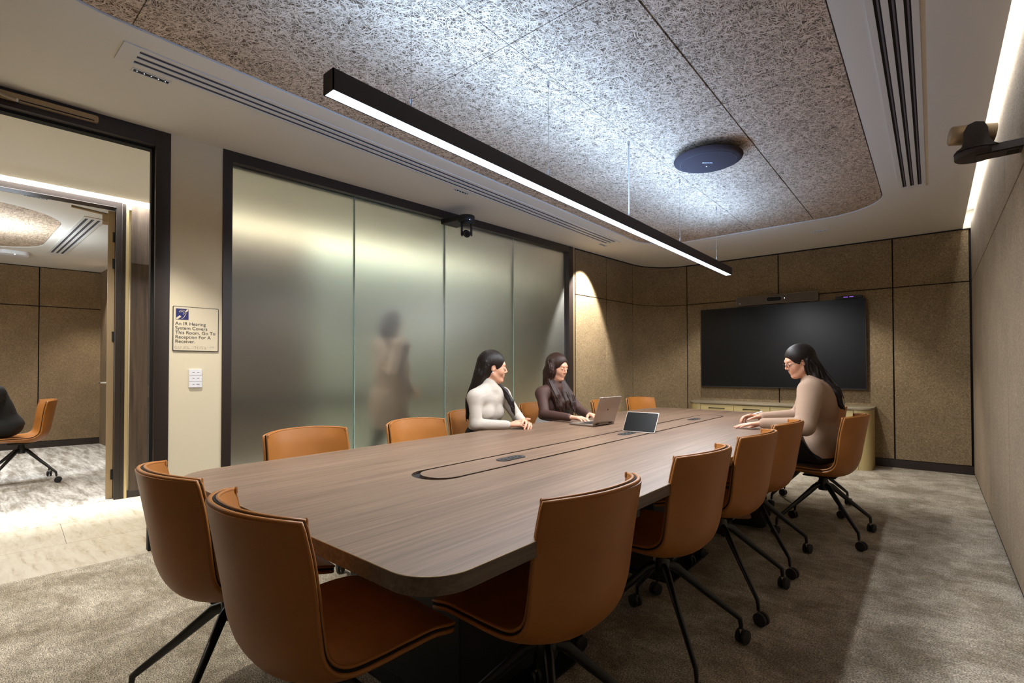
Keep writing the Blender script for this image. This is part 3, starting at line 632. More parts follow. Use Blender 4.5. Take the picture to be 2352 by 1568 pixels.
for i, hh in enumerate((.006, .010, .004, .006, .010, .004)): mb.obox(BP(-2.03+i*.0045, .056, 2.062), bt*.0011, bn*.001, (0, 0, hh/2))
mb.obox(BP(-2.019, .056, 2.050), bt*.012, bn*.001, (0, 0, .0018)); obj('emblem', mb, M['whitem'], c)
c = empty('media_player_box', BP(-.77, 0, 2.02), 'small black box with violet display on top of the television', 'media box')
obj('body', bbox(-.905, -.635, .0, .10, 2.012, 2.046), M['black'], c); obj('display', bbox(-.82, -.775, .1, .101, 2.028, 2.035), M['ledv'], c); obj('display', bbox(-.76, -.72, .1, .101, 2.030, 2.036), M['ledv'], c)
# ------------------------------------------------------------------ sideboard
YF = 6.905
c = empty('sideboard', (-1.56, 7.1, 0), 'long cream sideboard with rounded ends below the television', 'sideboard')
def side_outline(x0, x1, yf, r, n=10):
    out = []
    for i in range(n+1): q = PI+.5*PI*i/n; out.append((x0+r+r*math.cos(q), yf+r+r*math.sin(q)))
    for i in range(n+1): q = 1.5*PI+.5*PI*i/n; out.append((x1-r+r*math.cos(q), yf+r+r*math.sin(q)))
    return out+[(x1, YB(x1)-.002), (x0, YB(x0)-.002)]
top = side_outline(-2.62, -.515, YF-.02, .13); obj('top', MB().prism(top, .688, .712), M['ctop'], c, bevel=.004, seg=2)
obj('carcass', MB().prism(side_outline(-2.60, -.535, YF+.004, .12), .06, .685), M['cab'], c, smooth=True)
obj('plinth', MB().prism([(-2.45, YF+.05), (-.69, YF+.05), (-.69, 7.33), (-2.45, 7.33)], 0, .06), M['frame'], c)
for xa, xb in ((-2.60, -2.48), (-.655, -.535)):
    xa, xb = (xa-.004, xb) if xa < -1 else (xa, xb+.004); q = [p for p in side_outline(-2.604, -.531, YF, .12)]; sel = [p for p in q if xa-.001 <= p[0] <= xb+.001]
    pl = [(xa, 7.3)]+[(max(min(p[0], xb), xa), p[1]) for p in sel]+[(xb, 7.3)] if xa < -1 else [(xa, YF)]+[p for p in sel]+[(xa, 7.3)]
    obj('end_post', MB().prism(pl, 0, .684), M['cab'], c, smooth=True, auto=30)
for xa in (-2.475, -.695): obj('stile', MB().box((xa, YF-.006, .0), (xa+.038, YF+.02, .684)), M['cabd'], c)
w4 = (2.432-.698)/4
for i in range(4):
    x0 = -2.432+i*w4; d = obj('drawer', MB().box((x0+.003, YF-.012, .585), (x0+w4-.003, YF+.01, .676)), M['cabd'], c, bevel=.002, seg=1)
    xc = x0+w4/2; yh = YF-.034
    obj('handle', MB().tube([(xc-.10, YF-.012, .634), (xc-.10, yh, .634), (xc+.10, yh, .634), (xc+.10, YF-.012, .634)], .0055, 6), M['blackmetal'], d)
    obj('cabinet_door', MB().box((x0+.003, YF-.012, .07), (x0+w4-.003, YF+.01, .579)), M['cabd'], c, bevel=.002, seg=1)

# ------------------------------------------------------------------ table
TZ = .74; tx0, tx1, ty0, ty1 = -2.325, -.745, .628, 5.19
c = empty('conference_table', (-1.53, 2.9, 0), 'long walnut-grey conference table with rounded corners and black inlay loop', 'table'); TBL = c
out = []
for x, y in rrect(tx0, tx1, ty0, ty1, [.17, .115, .22, .22], 10):
    b_ = 1+.018*(1-((y-(ty0+ty1)/2)/((ty1-ty0)/2))**2); out.append((-1.535+(x+1.535)*b_, y))
dens = []
for i in range(len(out)):
    a_, b_ = out[i], out[(i+1) % len(out)]; L_ = math.dist(a_, b_); m_ = max(1, int(L_/.4))
    for k_ in range(m_):
        t = k_/m_; y = a_[1]+t*(b_[1]-a_[1]); x = a_[0]+t*(b_[0]-a_[0])
        if m_ > 3 and abs(b_[1]-a_[1]) > 2: s_ = 1+.018*(1-((y-(ty0+ty1)/2)/((ty1-ty0)/2))**2); x0_ = tx1 if x > -1.5 else tx0; x = -1.535+(x0_+1.535)*s_
        dens.append((x, y))
loopo = rrect(-1.622, -1.402, 1.228, 4.64, .105, 10); lid = rrect(-1.606, -1.418, 1.268, 4.622, .09, 10)
mb = MB(); mb.cur = 0; holed(mb, dens, loopo, TZ, False)
n_ = len(dens); dz = .0015
mb.cur = 1; mb.add([(*p, TZ) for p in dens]+[(*p, TZ-.040) for p in dens], [(i+n_, (i+1) % n_+n_, (i+1) % n_, i) for i in range(n_)])
mb.add([(*p, TZ-.040) for p in dens], [tuple(range(n_-1, -1, -1))])
n2 = len(loopo); mb.cur = 1; mb.add([(*p, TZ) for p in loopo]+[(*p, TZ-.02) for p in loopo], [(i, (i+1) % n2, (i+1) % n2+n2, i+n2) for i in range(n2)])
obj('table_top', mb, [M['table'], M['edge']], c)
ins = [(p[0], p[1]) for p in dens]; obj('edge_band', MB().tube([(*p, TZ-.0006) for p in dens], .0016, 6, closed=True), M['champ'], c)
obj('inlay_channel', MB().prism(loopo, TZ-.03, TZ-.012), M['gap'], c); obj('centre_lid', MB().prism(lid, TZ-.02, TZ), M['table'], c)
for y in (1.783, 2.945, 4.135):
    mb = MB(); q = rrect(-1.546, -1.480, y-.088, y+.088, .032, 6); pm = obj('power_module', mb.prism(q, TZ-.001, TZ+.003), M['black'], c, label='black oval power module')
    for dy in (-.05, 0, .05): obj('socket', MB().lathe((-1.513, y+dy, TZ+.003), [(.017, 0), (.017, .0008)], 14), M['gap'], pm); obj('socket_pin', MB().box((-1.517, y+dy-.006, TZ+.0037), (-1.509, y+dy-.002, TZ+.0043)), M['wire'], pm)
for y0 in (1.15, 2.65, 4.15):
    obj('pedestal', MB().box((-1.86, y0, .0), (-1.20, y0+.48, TZ-.04)), M['black'], c, bevel=.004, seg=1); obj('foot_plate', MB().box((-1.98, y0-.05, 0.001), (-1.08, y0+.53, .012)), M['blackmetal'], c)
for xx in (-2.05, -1.05): obj('under_rail', MB().box((xx-.02, .95, TZ-.075), (xx+.02, 4.9, TZ-.040)), M['blackmetal'], c)
pb = obj('socket_box', MB().box((-.835, 1.49, .645), (-.785, 1.62, .70)), M['black'], c, label='black under-table socket box with red switches')
for y in (1.515, 1.56): obj('switch', MB().box((-.7855, y, .652), (-.782, y+.028, .688)), M['red'], pb)

# ------------------------------------------------------------------ chair
cen = catmull([(.272, .462), (.20, .472), (.10, .462), (.0, .452), (-.08, .452), (-.145, .478), (-.178, .54), (-.198, .64), (-.218, .74), (-.240, .848)], 5)
sid = catmull([(.262, .466), (.19, .485), (.10, .487), (.02, .484), (-.055, .488), (-.098, .520), (-.112, .585), (-.122, .67), (-.134, .75), (-.152, .834)], 5)
NS = len(cen)
hwid = np.interp(np.linspace(0, 1, NS), [0, .06, .2, .45, .7, 1], [.218, .228, .230, .222, .216, .211])
NT = 17; tt = np.linspace(-1, 1, NT)
S = np.zeros((NS, NT, 3))
for i in range(NS):
    for j, t in enumerate(tt):
        w_ = abs(t)**2.4; p = cen[i]*(1-w_)+sid[i]*w_; S[i, j] = (t*hwid[i], p[0], p[1])
du = np.gradient(S, axis=0); dv = np.gradient(S, axis=1); Nn = np.cross(du, dv); Nn /= np.linalg.norm(Nn, axis=2, keepdims=True)
if Nn[8, 8, 2] < 0: Nn = -Nn               # inner (sitting) side
def slab(A, B):
    mb = MB(); ns, nt = A.shape[:2]; vs = list(A.reshape(-1, 3))+list(B.reshape(-1, 3)); o = ns*nt; fs = []
    for i in range(ns-1):
        for j in range(nt-1):
            a_ = i*nt+j; fs.append((a_, a_+nt, a_+nt+1, a_+1)); fs.append((o+a_, o+a_+1, o+a_+nt+1, o+a_+nt))
    for i in range(ns-1):
        for j in (0, nt-1): a_ = i*nt+j; fs.append((a_, a_+nt, o+a_+nt, o+a_) if j else (a_, o+a_, o+a_+nt, a_+nt))
    for j in range(nt-1):
        for i in (0, ns-1): a_ = i*nt+j; fs.append((a_, a_+1, o+a_+1, o+a_) if not i else (a_, o+a_, o+a_+1, a_+1))
    return mb.add(vs, fs)
def rim(A): return [A[i, 0] for i in range(NS)]+[A[NS-1, j] for j in range(1, NT)]+[A[i, NT-1] for i in range(NS-2, -1, -1)]+[A[0, j] for j in range(NT-2, 0, -1)]
puff = (1-np.abs(tt)**6)[None, :, None]*np.minimum(1, np.minimum(np.arange(NS), np.arange(NS)[::-1])/3.0)[:, None, None]
def fixn(o):
    bm = bmesh.new(); bm.from_mesh(o.data); bmesh.ops.recalc_face_normals(bm, faces=bm.faces); bm.to_mesh(o.data); bm.free(); return o
def chair(label, group='tan leather conference chairs'):
    t = empty('conference_chair', (0, 0, 0), label, 'chair', group)
    fixn(obj('cushion', slab(S+Nn*.006*puff, S-Nn*.011), M['leather'], t, smooth=True, auto=60))
    ps = obj('cushion_piping', MB().tube(rim(S-Nn*.004), .0052, 7, closed=True), M['leather'], t, smooth=True, auto=80)
    obj('seam', MB().tube(rim(S-Nn*.0125), .0040, 5, closed=True), M['gap'], t, smooth=True)
    bulge = (1-np.abs(tt)**4)[None, :, None]*np.sin(np.linspace(.2, 2.9, NS))[:, None, None]
    fixn(obj('shell', slab(S-Nn*.014, S-Nn*(.028+.010*bulge)), M['leather'], t, smooth=True, auto=60))
    obj('shell_edge', MB().tube(rim(S-Nn*.021), .0066, 8, closed=True), M['leather'], t, smooth=True, auto=80)
    for sx in (-1, 1):                       # small pinched corner of the cover at the top of the back
        p = S[NS-1, 0 if sx < 0 else NT-1]; obj('corner_tuck', MB().tube([p-np.array([0, 0, .012]), p+np.array([0, .001, .001]), p+np.array([0, .004, .003])], [.0065, .0055, .0035], 7), M['leather'], t, smooth=True)
    obj('seat_plate', MB().box((-.09, -.09, .404), (.09, .11, .416)), M['blackmetal'], t, bevel=.003, seg=1)
    obj('column', MB().lathe((0, 0, .305), [(.030, 0), (.034, .01), (.034, .06), (.028, .07), (.028, .10)], 20), M['blackmetal'], t, smooth=True)
    for k in range(4):
        q = PI/4+k*PI/2; d = np.array([math.cos(q), math.sin(q), 0]); u = np.array([0, 0, 1])
        pts = [d*.012+u*.345, d*.06+u*.330, d*.19+u*.222, d*.310+u*.128, d*.334+u*.108, d*.338+u*.082, d*.338+u*.064]
        lg = obj('leg', MB().tube(pts, [.020, .020, .015, .0125, .0115, .010, .0085], 10, flat=.75), M['blackmetal'], t, smooth=True, auto=70)
        cdir = np.array([math.cos(q+.5), math.sin(q+.5), 0]); ax = np.array([-cdir[1], cdir[0], 0]); cc = d*.338+cdir*.014
        mb = MB()
        for sd in (-1, 1): mb.lathe(cc+u*.0305+ax*sd*.0045*(1 if sd > 0 else 1), [(.024, 0), (.0295, .003), (.0295, .014), (.022, .017)], 18, ax*sd)
        cs_ = obj('caster', mb, M['rubber'], lg, smooth=True, auto=40)
        obj('caster_stem', MB().tube([d*.338+u*.066, d*.338+u*.05, cc+u*.034], [.0075, .0075, .006], 8), M['chrome'], lg, smooth=True)
    return t
def copy_tree(o, parent=None):
    c_ = o.copy(); COL.objects.link(c_); c_.parent = parent
    for ch in o.children: copy_tree(ch, c_)
    return c_
F_R, F_L, F_N, F_S = PI/2, -PI/2, 0.0, PI   # facing -x, +x, +y, -y
CH_ = [
 (-1.236, .690, F_N-.04, 'tan leather chair in the left foreground at the near end of the table, in front'),
 (-1.852, .688, F_N-.05, 'tan leather chair at the near end of the table, far left by the door frame'),
 (-.885, 1.205, F_R-.03, 'nearest tan leather chair on the right side of the table, back to the viewer'),
 (-.872, 2.00, F_R-.03, 'second tan leather chair from the front on the right side of the table'),
 (-.852, 2.69, F_R, 'third tan leather chair from the front on the right side of the table'),
 (-.852, 3.345, F_R, 'fourth tan leather chair from the front on the right side, nearest the woman in beige'),
 (-.595, 4.11, F_R-.05, 'tan leather chair the woman in the beige knit sits on'),
 (-.80, 4.84, F_R, 'tan leather chair hidden behind the woman in the beige knit, only its casters showing'),
 (-2.335, 1.295, F_L, 'tan leather chair nearest the doorway on the frosted glass side of the table'),
 (-2.275, 1.975, F_L, 'empty tan leather chair just left of the woman in white'),
 (-2.50, 2.66, F_L, 'tan leather chair the woman in white sits on'),
 (-2.60, 3.60, F_L, 'tan leather chair the woman in dark brown sits on'),
 (-2.335, 4.385, F_L, 'tan leather chair behind the laptop screen'),
 (-2.265, 5.0, F_L-.25, 'farthest tan leather chair on the glass side, left of the sideboard'),
 (-7.10, .62, F_S, 'tan leather chair in the second room seen through both doorways'),
]
proto = chair('x')
for i, (x, y, rz, lb) in enumerate(CH_):
    o = proto if i == 0 else copy_tree(proto); o.location = (x, y, .001 if x > -5 else .002); o.rotation_euler = (0, 0, rz); o['label'] = lb
    if x < -5: o['group'] = 'chairs in the second room'

# ------------------------------------------------------------------ laptop, tablet
c = empty('laptop', (-1.99, 3.28, TZ), 'open silver laptop on the table in front of the woman in dark brown', 'laptop')
hA, hB = np.array([-1.882, 3.140, TZ+.006]), np.array([-1.868, 3.420, TZ+.006]); ua = (hB-hA)/np.linalg.norm(hB-hA); ub = np.array([-ua[1], ua[0], 0])
if ub[0] > 0: ub = -ub
mid = (hA+hB)/2; hl = .148
obj('base', MB().obox(mid+ub*.105+[0, 0, .003], ua*hl, ub*.105, (0, 0, .0065)), M['silver'], c, bevel=.003)
kb = obj('keyboard', MB().obox(mid+ub*.08+[0, 0, .0098], ua*.13, ub*.055, (0, 0, .0006)), M['black'], c)
mb = MB()
for r in range(5):
    for k in range(13): mb.obox(mid+ub*(.036+r*.021)+ua*(-.117+k*.0195)+[0, 0, .0106], ua*.0083, ub*.0085, (0, 0, .0006))
o = obj('key', mb, M['ink'], kb); o['kind'] = 'stuff'
obj('touchpad', MB().obox(mid+ub*.172+[0, 0, .0098], ua*.045, ub*.028, (0, 0, .0004)), M['bar'], c)
sd = np.array([.30, 0, .954]); sd = sd/np.linalg.norm(sd); sn = np.cross(ua, sd)
ld = obj('screen_lid', MB().obox(mid+[0, 0, .010]+sd*.104, ua*hl, sd*.103, sn*.0032), M['silver'], c, bevel=.002)
nn_ = sn if sn[0] < 0 else -sn
obj('display', MB().obox(mid+[0, 0, .010]+sd*.105+nn_*.0035, ua*(hl-.008), sd*.094, sn*.0005), M['screen'], ld)
for k in (-.09, .09): obj('hinge', MB().tube([mid+ua*(k-.02)+[0, 0, .010], mid+ua*(k+.02)+[0, 0, .010]], .006, 8), M['black'], c)
mb = MB()
q0_ = mid+[0, 0, .010]+sd*.108-nn_*.0036
for a_, b_ in ((-.006, .0), (0, .0), (.006, .0)): mb.obox(q0_+ua*a_, ua*.001+sd*.0, sd*.006, nn_*.0003)
obj('emblem', mb, M['bar'], ld)
c = empty('tablet', (-1.49, 3.06, TZ), 'black-screened tablet leaning back on its stand in the middle of the table', 'tablet')
bl, br_ = np.array([-1.595, 3.040, TZ+.003]), np.array([-1.372, 3.052, TZ+.003]); tl = np.array([-1.578, 3.105, TZ+.130])
ua = (br_-bl)/2; ub = (tl-bl)/2; ub = ub-ua*(ub@ua)/(ua@ua)+ua*.04; un = np.cross(ua, ub); un /= np.linalg.norm(un); ctr = bl+ua+ub
def skewed(half, depth, off, r):
    q = rrect(-1, 1, -1, 1, r, 4); q = [(x*half[0], y*half[1]) for x, y in q]; n_ = len(q)
    return MB().add([ctr+ua*x+ub*y+un*(off) for x, y in q]+[ctr+ua*x+ub*y+un*(off+depth) for x, y in q], [tuple(range(n_-1, -1, -1)), tuple(range(n_, 2*n_))]+[(i, (i+1) % n_, (i+1) % n_+n_, i+n_) for i in range(n_)])
obj('casing', skewed((1, 1), .007, -.007, .08), M['silver'], c); obj('screen', skewed((.965, .94), .0012, 0, .07), M['screen'], c)
obj('stand', MB().tube([ctr-un*.006, ctr-un*.055-np.array([0, 0, .06])], .004, 6).tube([ctr+ua*.4-un*.055-np.array([0, 0, .06]), ctr-ua*.4-un*.055-np.array([0, 0, .06])], .003, 6), M['bar'], c)

# ------------------------------------------------------------------ PTZ cameras
def V3(*a): return np.array(a, float)
def unit0(v): v = np.array(v, float); return v/np.linalg.norm(v)
def fixn0(o):
    bm = bmesh.new(); bm.from_mesh(o.data); bmesh.ops.recalc_face_normals(bm, faces=bm.faces); bm.to_mesh(o.data); bm.free(); return o
cx_, cy_, cz_ = .172, 3.335, 2.195
c = empty('conference_camera', (cx_, cy_, cz_), 'dark camera on a wall bracket against the bright cove, upper right', 'camera', 'conference cameras')
def disc(mb, x, y, z0, z1, r, n=36): return mb.lathe((x, y, z0), [(r-.004, 0), (r, .004), (r, z1-z0-.003), (r-.003, z1-z0)], n)
obj('base', disc(MB(), cx_, cy_, cz_, cz_+.032, .078), M['pend'], c, smooth=True)
obj('bracket', MB().box((cx_, cy_-.045, cz_-.004), (.334, cy_+.045, cz_+.006)).box((cx_+.045, cy_-.055, cz_), (.334, cy_-.05, cz_+.034)), M['pend'], c)
obj('connector', MB().box((cx_+.11, cy_-.02, cz_-.005), (cx_+.15, cy_+.03, cz_-.0035)), M['gap'], c)
obj('swivel', MB().lathe((cx_, cy_, cz_+.032), [(.080, 0), (.078, .006), (.045, .020), (.034, .04), (.030, .055)], 32), M['pend'], c, smooth=True)
bd = unit0((1, .16, -.13))
yk = [(-.075, .030), (-.052, .045), (-.045, .075), (-.043, .120), (-.030, .150), (.0, .160), (.030, .150), (.043, .120), (.048, .070), (.060, .045), (.082, .030)]
mb = MB(); n_ = len(yk); yc = cy_-.058
mb.add([(cx_+x, yc-.008+.06*max(0, .05-z), cz_+z) for x, z in yk]+[(cx_+x, yc+.010, cz_+z) for x, z in yk], [tuple(range(n_)), tuple(range(2*n_-1, n_-1, -1))]+[(i, i+n_, (i+1) % n_+n_, (i+1) % n_) for i in range(n_)])
fixn0(obj('yoke', mb, M['pend'], c, bevel=.004))
hc_ = V3(cx_-.012, cy_+.004, cz_+.122)
br = obj('camera_head', MB().lathe(hc_-bd*.086, [(.036, 0), (.044, .006), (.046, .04), (.046, .13), (.044, .172), (.040, .172), (.036, .163)], 36, bd), M['champ'], c, smooth=True, label='bronze barrel shaped camera head')
obj('lens', MB().lathe(hc_+bd*.077, [(.035, 0), (.022, .004)], 24, bd), M['black'], br)
ix, iy, iz = -3.335, 3.285, 2.56
c = empty('conference_camera', (ix, iy, iz), 'black camera hanging upside down above the frosted glass', 'camera', 'conference cameras')
obj('bracket', MB().prism([L2(3.20, .012), (ix+.02, iy-.062), (ix+.05, iy+.06), L2(3.40, .012)], iz, iz+.05), M['black'], c, bevel=.004, seg=1)
obj('base', disc(MB(), ix, iy, iz-.018, iz+.045, .078), M['black'], c, smooth=True)
obj('swivel', MB().lathe((ix, iy, iz-.035), [(.058, 0), (.062, .018)], 28), M['black'], c, smooth=True)
for s_ in (-1, 1): obj('yoke_arm', MB().obox(V3(ix, iy, iz-.085)+V3(.76, .65, 0)*.045*s_, V3(.76, .65, 0)*.009, V3(-.65, .76, 0)*.028, (0, 0, .055)), M['black'], c, bevel=.008)
hd_ = V3(.7, -.55, -.3); hd_ /= np.linalg.norm(hd_)
ch_ = obj('camera_head', MB().lathe(V3(ix, iy, iz-.12)-hd_*.05, [(.028, 0), (.034, .006), (.034, .09), (.030, .10)], 24, hd_), M['black'], c, smooth=True)
obj('lens', MB().lathe(V3(ix, iy, iz-.12)+hd_*.05, [(.022, 0), (.018, .002)], 20, hd_), M['screen'], ch_)
obj('status_light', MB().sphere((ix+.074, iy-.03, iz-.006), .003, 8, 6), M['ledw'], c)
# wireless access point in the second room
c = empty('wireless_access_point', (-9.1, .70, ZC), 'white rounded wireless access point on the ceiling of the second room', 'access point')
q = rrect(-9.25, -8.97, .56, .84, .07, 6); obj('body', MB().prism(q, ZC-.045, ZC-.001), M['white'], c, bevel=.012, seg=3); obj('status_light', MB().sphere((-8.99, .70, ZC-.045), .006, 8, 6), M['ledw'], c)

# ------------------------------------------------------------------ people (signed distance fields meshed with surface nets)
class Vol:
    def __init__(s, lo, hi, h=.004):
        s.lo = np.array(lo, float); s.h = h; s.n = np.ceil((np.array(hi)-s.lo)/h).astype(int)+1; s.F = np.full(s.n, .05, np.float32)
    def _reg(s, lo, hi, pad):
        a = np.clip(np.floor((np.array(lo)-pad-s.lo)/s.h).astype(int), 0, s.n); b = np.clip(np.ceil((np.array(hi)+pad-s.lo)/s.h).astype(int)+1, 0, s.n)
        if np.any(b <= a): return None
        sl = tuple(slice(a[i], b[i]) for i in range(3)); g = [s.lo[i]+s.h*np.arange(a[i], b[i], dtype=np.float32) for i in range(3)]
        return sl, g[0][:, None, None].astype(np.float32), g[1][None, :, None].astype(np.float32), g[2][None, None, :].astype(np.float32)
    def _un(s, sl, d, k, sub=False):
        f = s.F[sl]
        if sub: d = -d; hh = np.clip(.5-.5*(d-f)/k, 0, 1) if k > 0 else None; s.F[sl] = f*hh+d*(1-hh)+k*hh*(1-hh) if k > 0 else np.maximum(f, d)
        else:
            if k > 0: hh = np.clip(.5+.5*(f-d)/k, 0, 1); s.F[sl] = f*(1-hh)+d*hh-k*hh*(1-hh)
            else: s.F[sl] = np.minimum(f, d)
    def cap(s, a, b, r1, r2=None, k=.01, sub=False):
        a, b = np.array(a, float), np.array(b, float); r2 = r1 if r2 is None else r2; R_ = max(r1, r2)
        q = s._reg(np.minimum(a, b)-R_, np.maximum(a, b)+R_, k+s.h*2)
        if q is None: return s
        sl, X, Y, Z = q; ab = b-a; L_ = ab@ab+1e-12
        t = np.clip(((X-a[0])*ab[0]+(Y-a[1])*ab[1]+(Z-a[2])*ab[2])/L_, 0, 1)
        d = np.sqrt((X-a[0]-t*ab[0])**2+(Y-a[1]-t*ab[1])**2+(Z-a[2]-t*ab[2])**2)-(r1+(r2-r1)*t); s._un(sl, d.astype(np.float32), k, sub); return s
    def ell(s, c, ax, r, k=.01, sub=False):  # ax: 3x3 rows = axes
        c = np.array(c, float); ax = np.array(ax); r = np.array(r, float); R_ = r.max(); q = s._reg(c-R_, c+R_, k+s.h*2)
        if q is None: return s
        sl, X, Y, Z = q; X = X-c[0]; Y = Y-c[1]; Z = Z-c[2]; U = [ax[i][0]*X+ax[i][1]*Y+ax[i][2]*Z for i in range(3)]
        k0 = np.sqrt(sum((U[i]/r[i])**2 for i in range(3))); k1 = np.sqrt(sum((U[i]/r[i]**2)**2 for i in range(3)))+1e-6
        s._un(sl, (k0*(k0-1)/k1).astype(np.float32), k, sub); return s
    def chain(s, P, R_, k=.01):
        for i in range(len(P)-1): s.cap(P[i], P[i+1], R_[i], R_[i+1], k)
        return s
    def plane(s, p, n_, k=.003):             # remove the side the normal points to
        X = s.lo[0]+s.h*np.arange(s.n[0]); Y = s.lo[1]+s.h*np.arange(s.n[1]); Z = s.lo[2]+s.h*np.arange(s.n[2])
        d = ((X-p[0])*n_[0])[:, None, None]+((Y-p[1])*n_[1])[None, :, None]+((Z-p[2])*n_[2])[None, None, :]; s.F = np.maximum(s.F, d.astype(np.float32)); return s
    def mesh(s):
        F = s.F; S_ = F < 0; n_ = s.n; act = np.zeros(n_-1, bool); al = np.ones(n_-1, bool)
        for dx in (0, 1):
            for dy in (0, 1):
                for dz in (0, 1): q = S_[dx:n_[0]-1+dx, dy:n_[1]-1+dy, dz:n_[2]-1+dz]; act |= q; al &= q
        act &= ~al; I = np.argwhere(act); idx = np.full(n_-1, -1, np.int64); idx[tuple(I.T)] = np.arange(len(I))
        acc = np.zeros((len(I), 3)); cnt = np.zeros(len(I)); C = [(i, j, k) for i in (0, 1) for j in (0, 1) for k in (0, 1)]
        for a in C:
            for b in C:
                if sum(b)-sum(a) == 1 and all(bb >= aa for aa, bb in zip(a, b)):
                    fa = F[tuple((I+a).T)]; fb = F[tuple((I+b).T)]; m_ = (fa < 0) != (fb < 0); t = np.where(m_, fa/(fa-fb+1e-12), 0)
                    p = np.array(a)[None]+t[:, None]*(np.array(b)-np.array(a))[None]; acc[m_] += p[m_]; cnt[m_] += 1
        V_ = s.lo+s.h*(I+acc/cnt[:, None]); Q = []
        for ax in range(3):
            sl0 = [slice(None)]*3; sl1 = [slice(None)]*3; sl0[ax] = slice(0, n_[ax]-1); sl1[ax] = slice(1, n_[ax]); A = S_[tuple(sl0)]; B = S_[tuple(sl1)]
            E_ = np.argwhere(A != B); o1, o2 = [(1, 2), (2, 0), (0, 1)][ax]; E_ = E_[(E_[:, o1] > 0) & (E_[:, o2] > 0) & (E_[:, o1] < n_[o1]-1) & (E_[:, o2] < n_[o2]-1)]
            ins = A[tuple(E_.T)]; d1 = np.zeros(3, int); d1[o1] = 1; d2 = np.zeros(3, int); d2[o2] = 1
            q = [idx[tuple((E_-d1-d2).T)], idx[tuple((E_-d2).T)], idx[tuple(E_.T)], idx[tuple((E_-d1).T)]]
            q = np.stack(q, 1); q[~ins] = q[~ins][:, ::-1]; Q.append(q)
        return V_, np.concatenate(Q)
def vobj(name, vol, m, parent, label=None):
    V_, Q = vol.mesh(); me = bpy.data.meshes.new(name); V_ = V_-np.array(wloc(parent)); me.vertices.add(len(V_)); me.vertices.foreach_set('co', V_.astype(np.float32).ravel())
    me.loops.add(len(Q)*4); me.loops.foreach_set('vertex_index', Q.astype(np.int32).ravel()); me.polygons.add(len(Q)); me.polygons.foreach_set('loop_start', np.arange(0, len(Q)*4, 4, dtype=np.int32))
    me.polygons.foreach_set('loop_total', np.full(len(Q), 4, np.int32)); me.update(calc_edges=True); me.validate(); me.polygons.foreach_set('use_smooth', [True]*len(me.polygons))
    me.materials.append(m); o = bpy.data.objects.new(name, me); COL.objects.link(o); o.parent = parent
    if label: o['label'] = label
    return o
def unit(v): v = np.array(v, float); return v/np.linalg.norm(v)
def frame(f, up=(0, 0, 1)):
    f = unit(f); l = unit(np.cross(up, f)); return np.array([f, l, np.cross(f, l)])   # forward, left, up
def head(V, c, A, sc_=1.0):
    P = lambda f, l, u: c+(A[0]*f+A[1]*l+A[2]*u)*sc_; q = sc_
    V.ell(P(-.010, 0, .030), A, np.array([.094, .072, .084])*q, .01)
    V.ell(P(.034, 0, -.030), A, np.array([.050, .047, .074])*q, .03)
    V.ell(P(.068, 0, -.088), A, np.array([.017, .018, .015])*q, .022)
    for s_ in (-1, 1):
        V.ell(P(.056, .030*s_, -.024), A, np.array([.024, .021, .024])*q, .022)
        V.cap(P(.005, .050*s_, -.048), P(.052, .014*s_, -.088), .012*q, .011*q, .028)      # jaw line
    V.cap(P(.076, .028, .028), P(.076, -.028, .028), .011*q, .011*q, .016)              # brow
    for s_ in (-1, 1): V.ell(P(.096, .031*s_, .007), A, np.array([.015, .017, .011])*q, .012, sub=True)
    for s_ in (-1, 1): V.ell(P(.0735, .030*s_, .005), A, np.array([.0135, .0145, .0125])*q, .004)   # lids over the eyeball
    V.chain([P(.080, 0, .022), P(.092, 0, .0), P(.1035, 0, -.019)], [.0055*q, .0056*q, .0064*q], .007)
    V.ell(P(.099, 0, -.0225), A, np.array([.0085, .0075, .006])*q, .004)
    for s_ in (-1, 1): V.ell(P(.0905, .0095*s_, -.0255), A, np.array([.009, .006, .0058])*q, .004)
    V.ell(P(.077, 0, -.050), A, np.array([.012, .022, .018])*q, .016); V.cap(P(.0905, .018, -.0505), P(.0905, -.018, -.0505), .0014*q, .0014*q, .003, sub=True)
    for s_ in (-1, 1):
        V.ell(P(.000, .070*s_, -.001), frame(A[0]+A[1]*.35*s_, A[2]+A[0]*-.15), np.array([.017, .0070, .028])*q, .004)
        V.ell(P(.005, .0775*s_, .002), A, np.array([.009, .005, .015])*q, .003, sub=True)
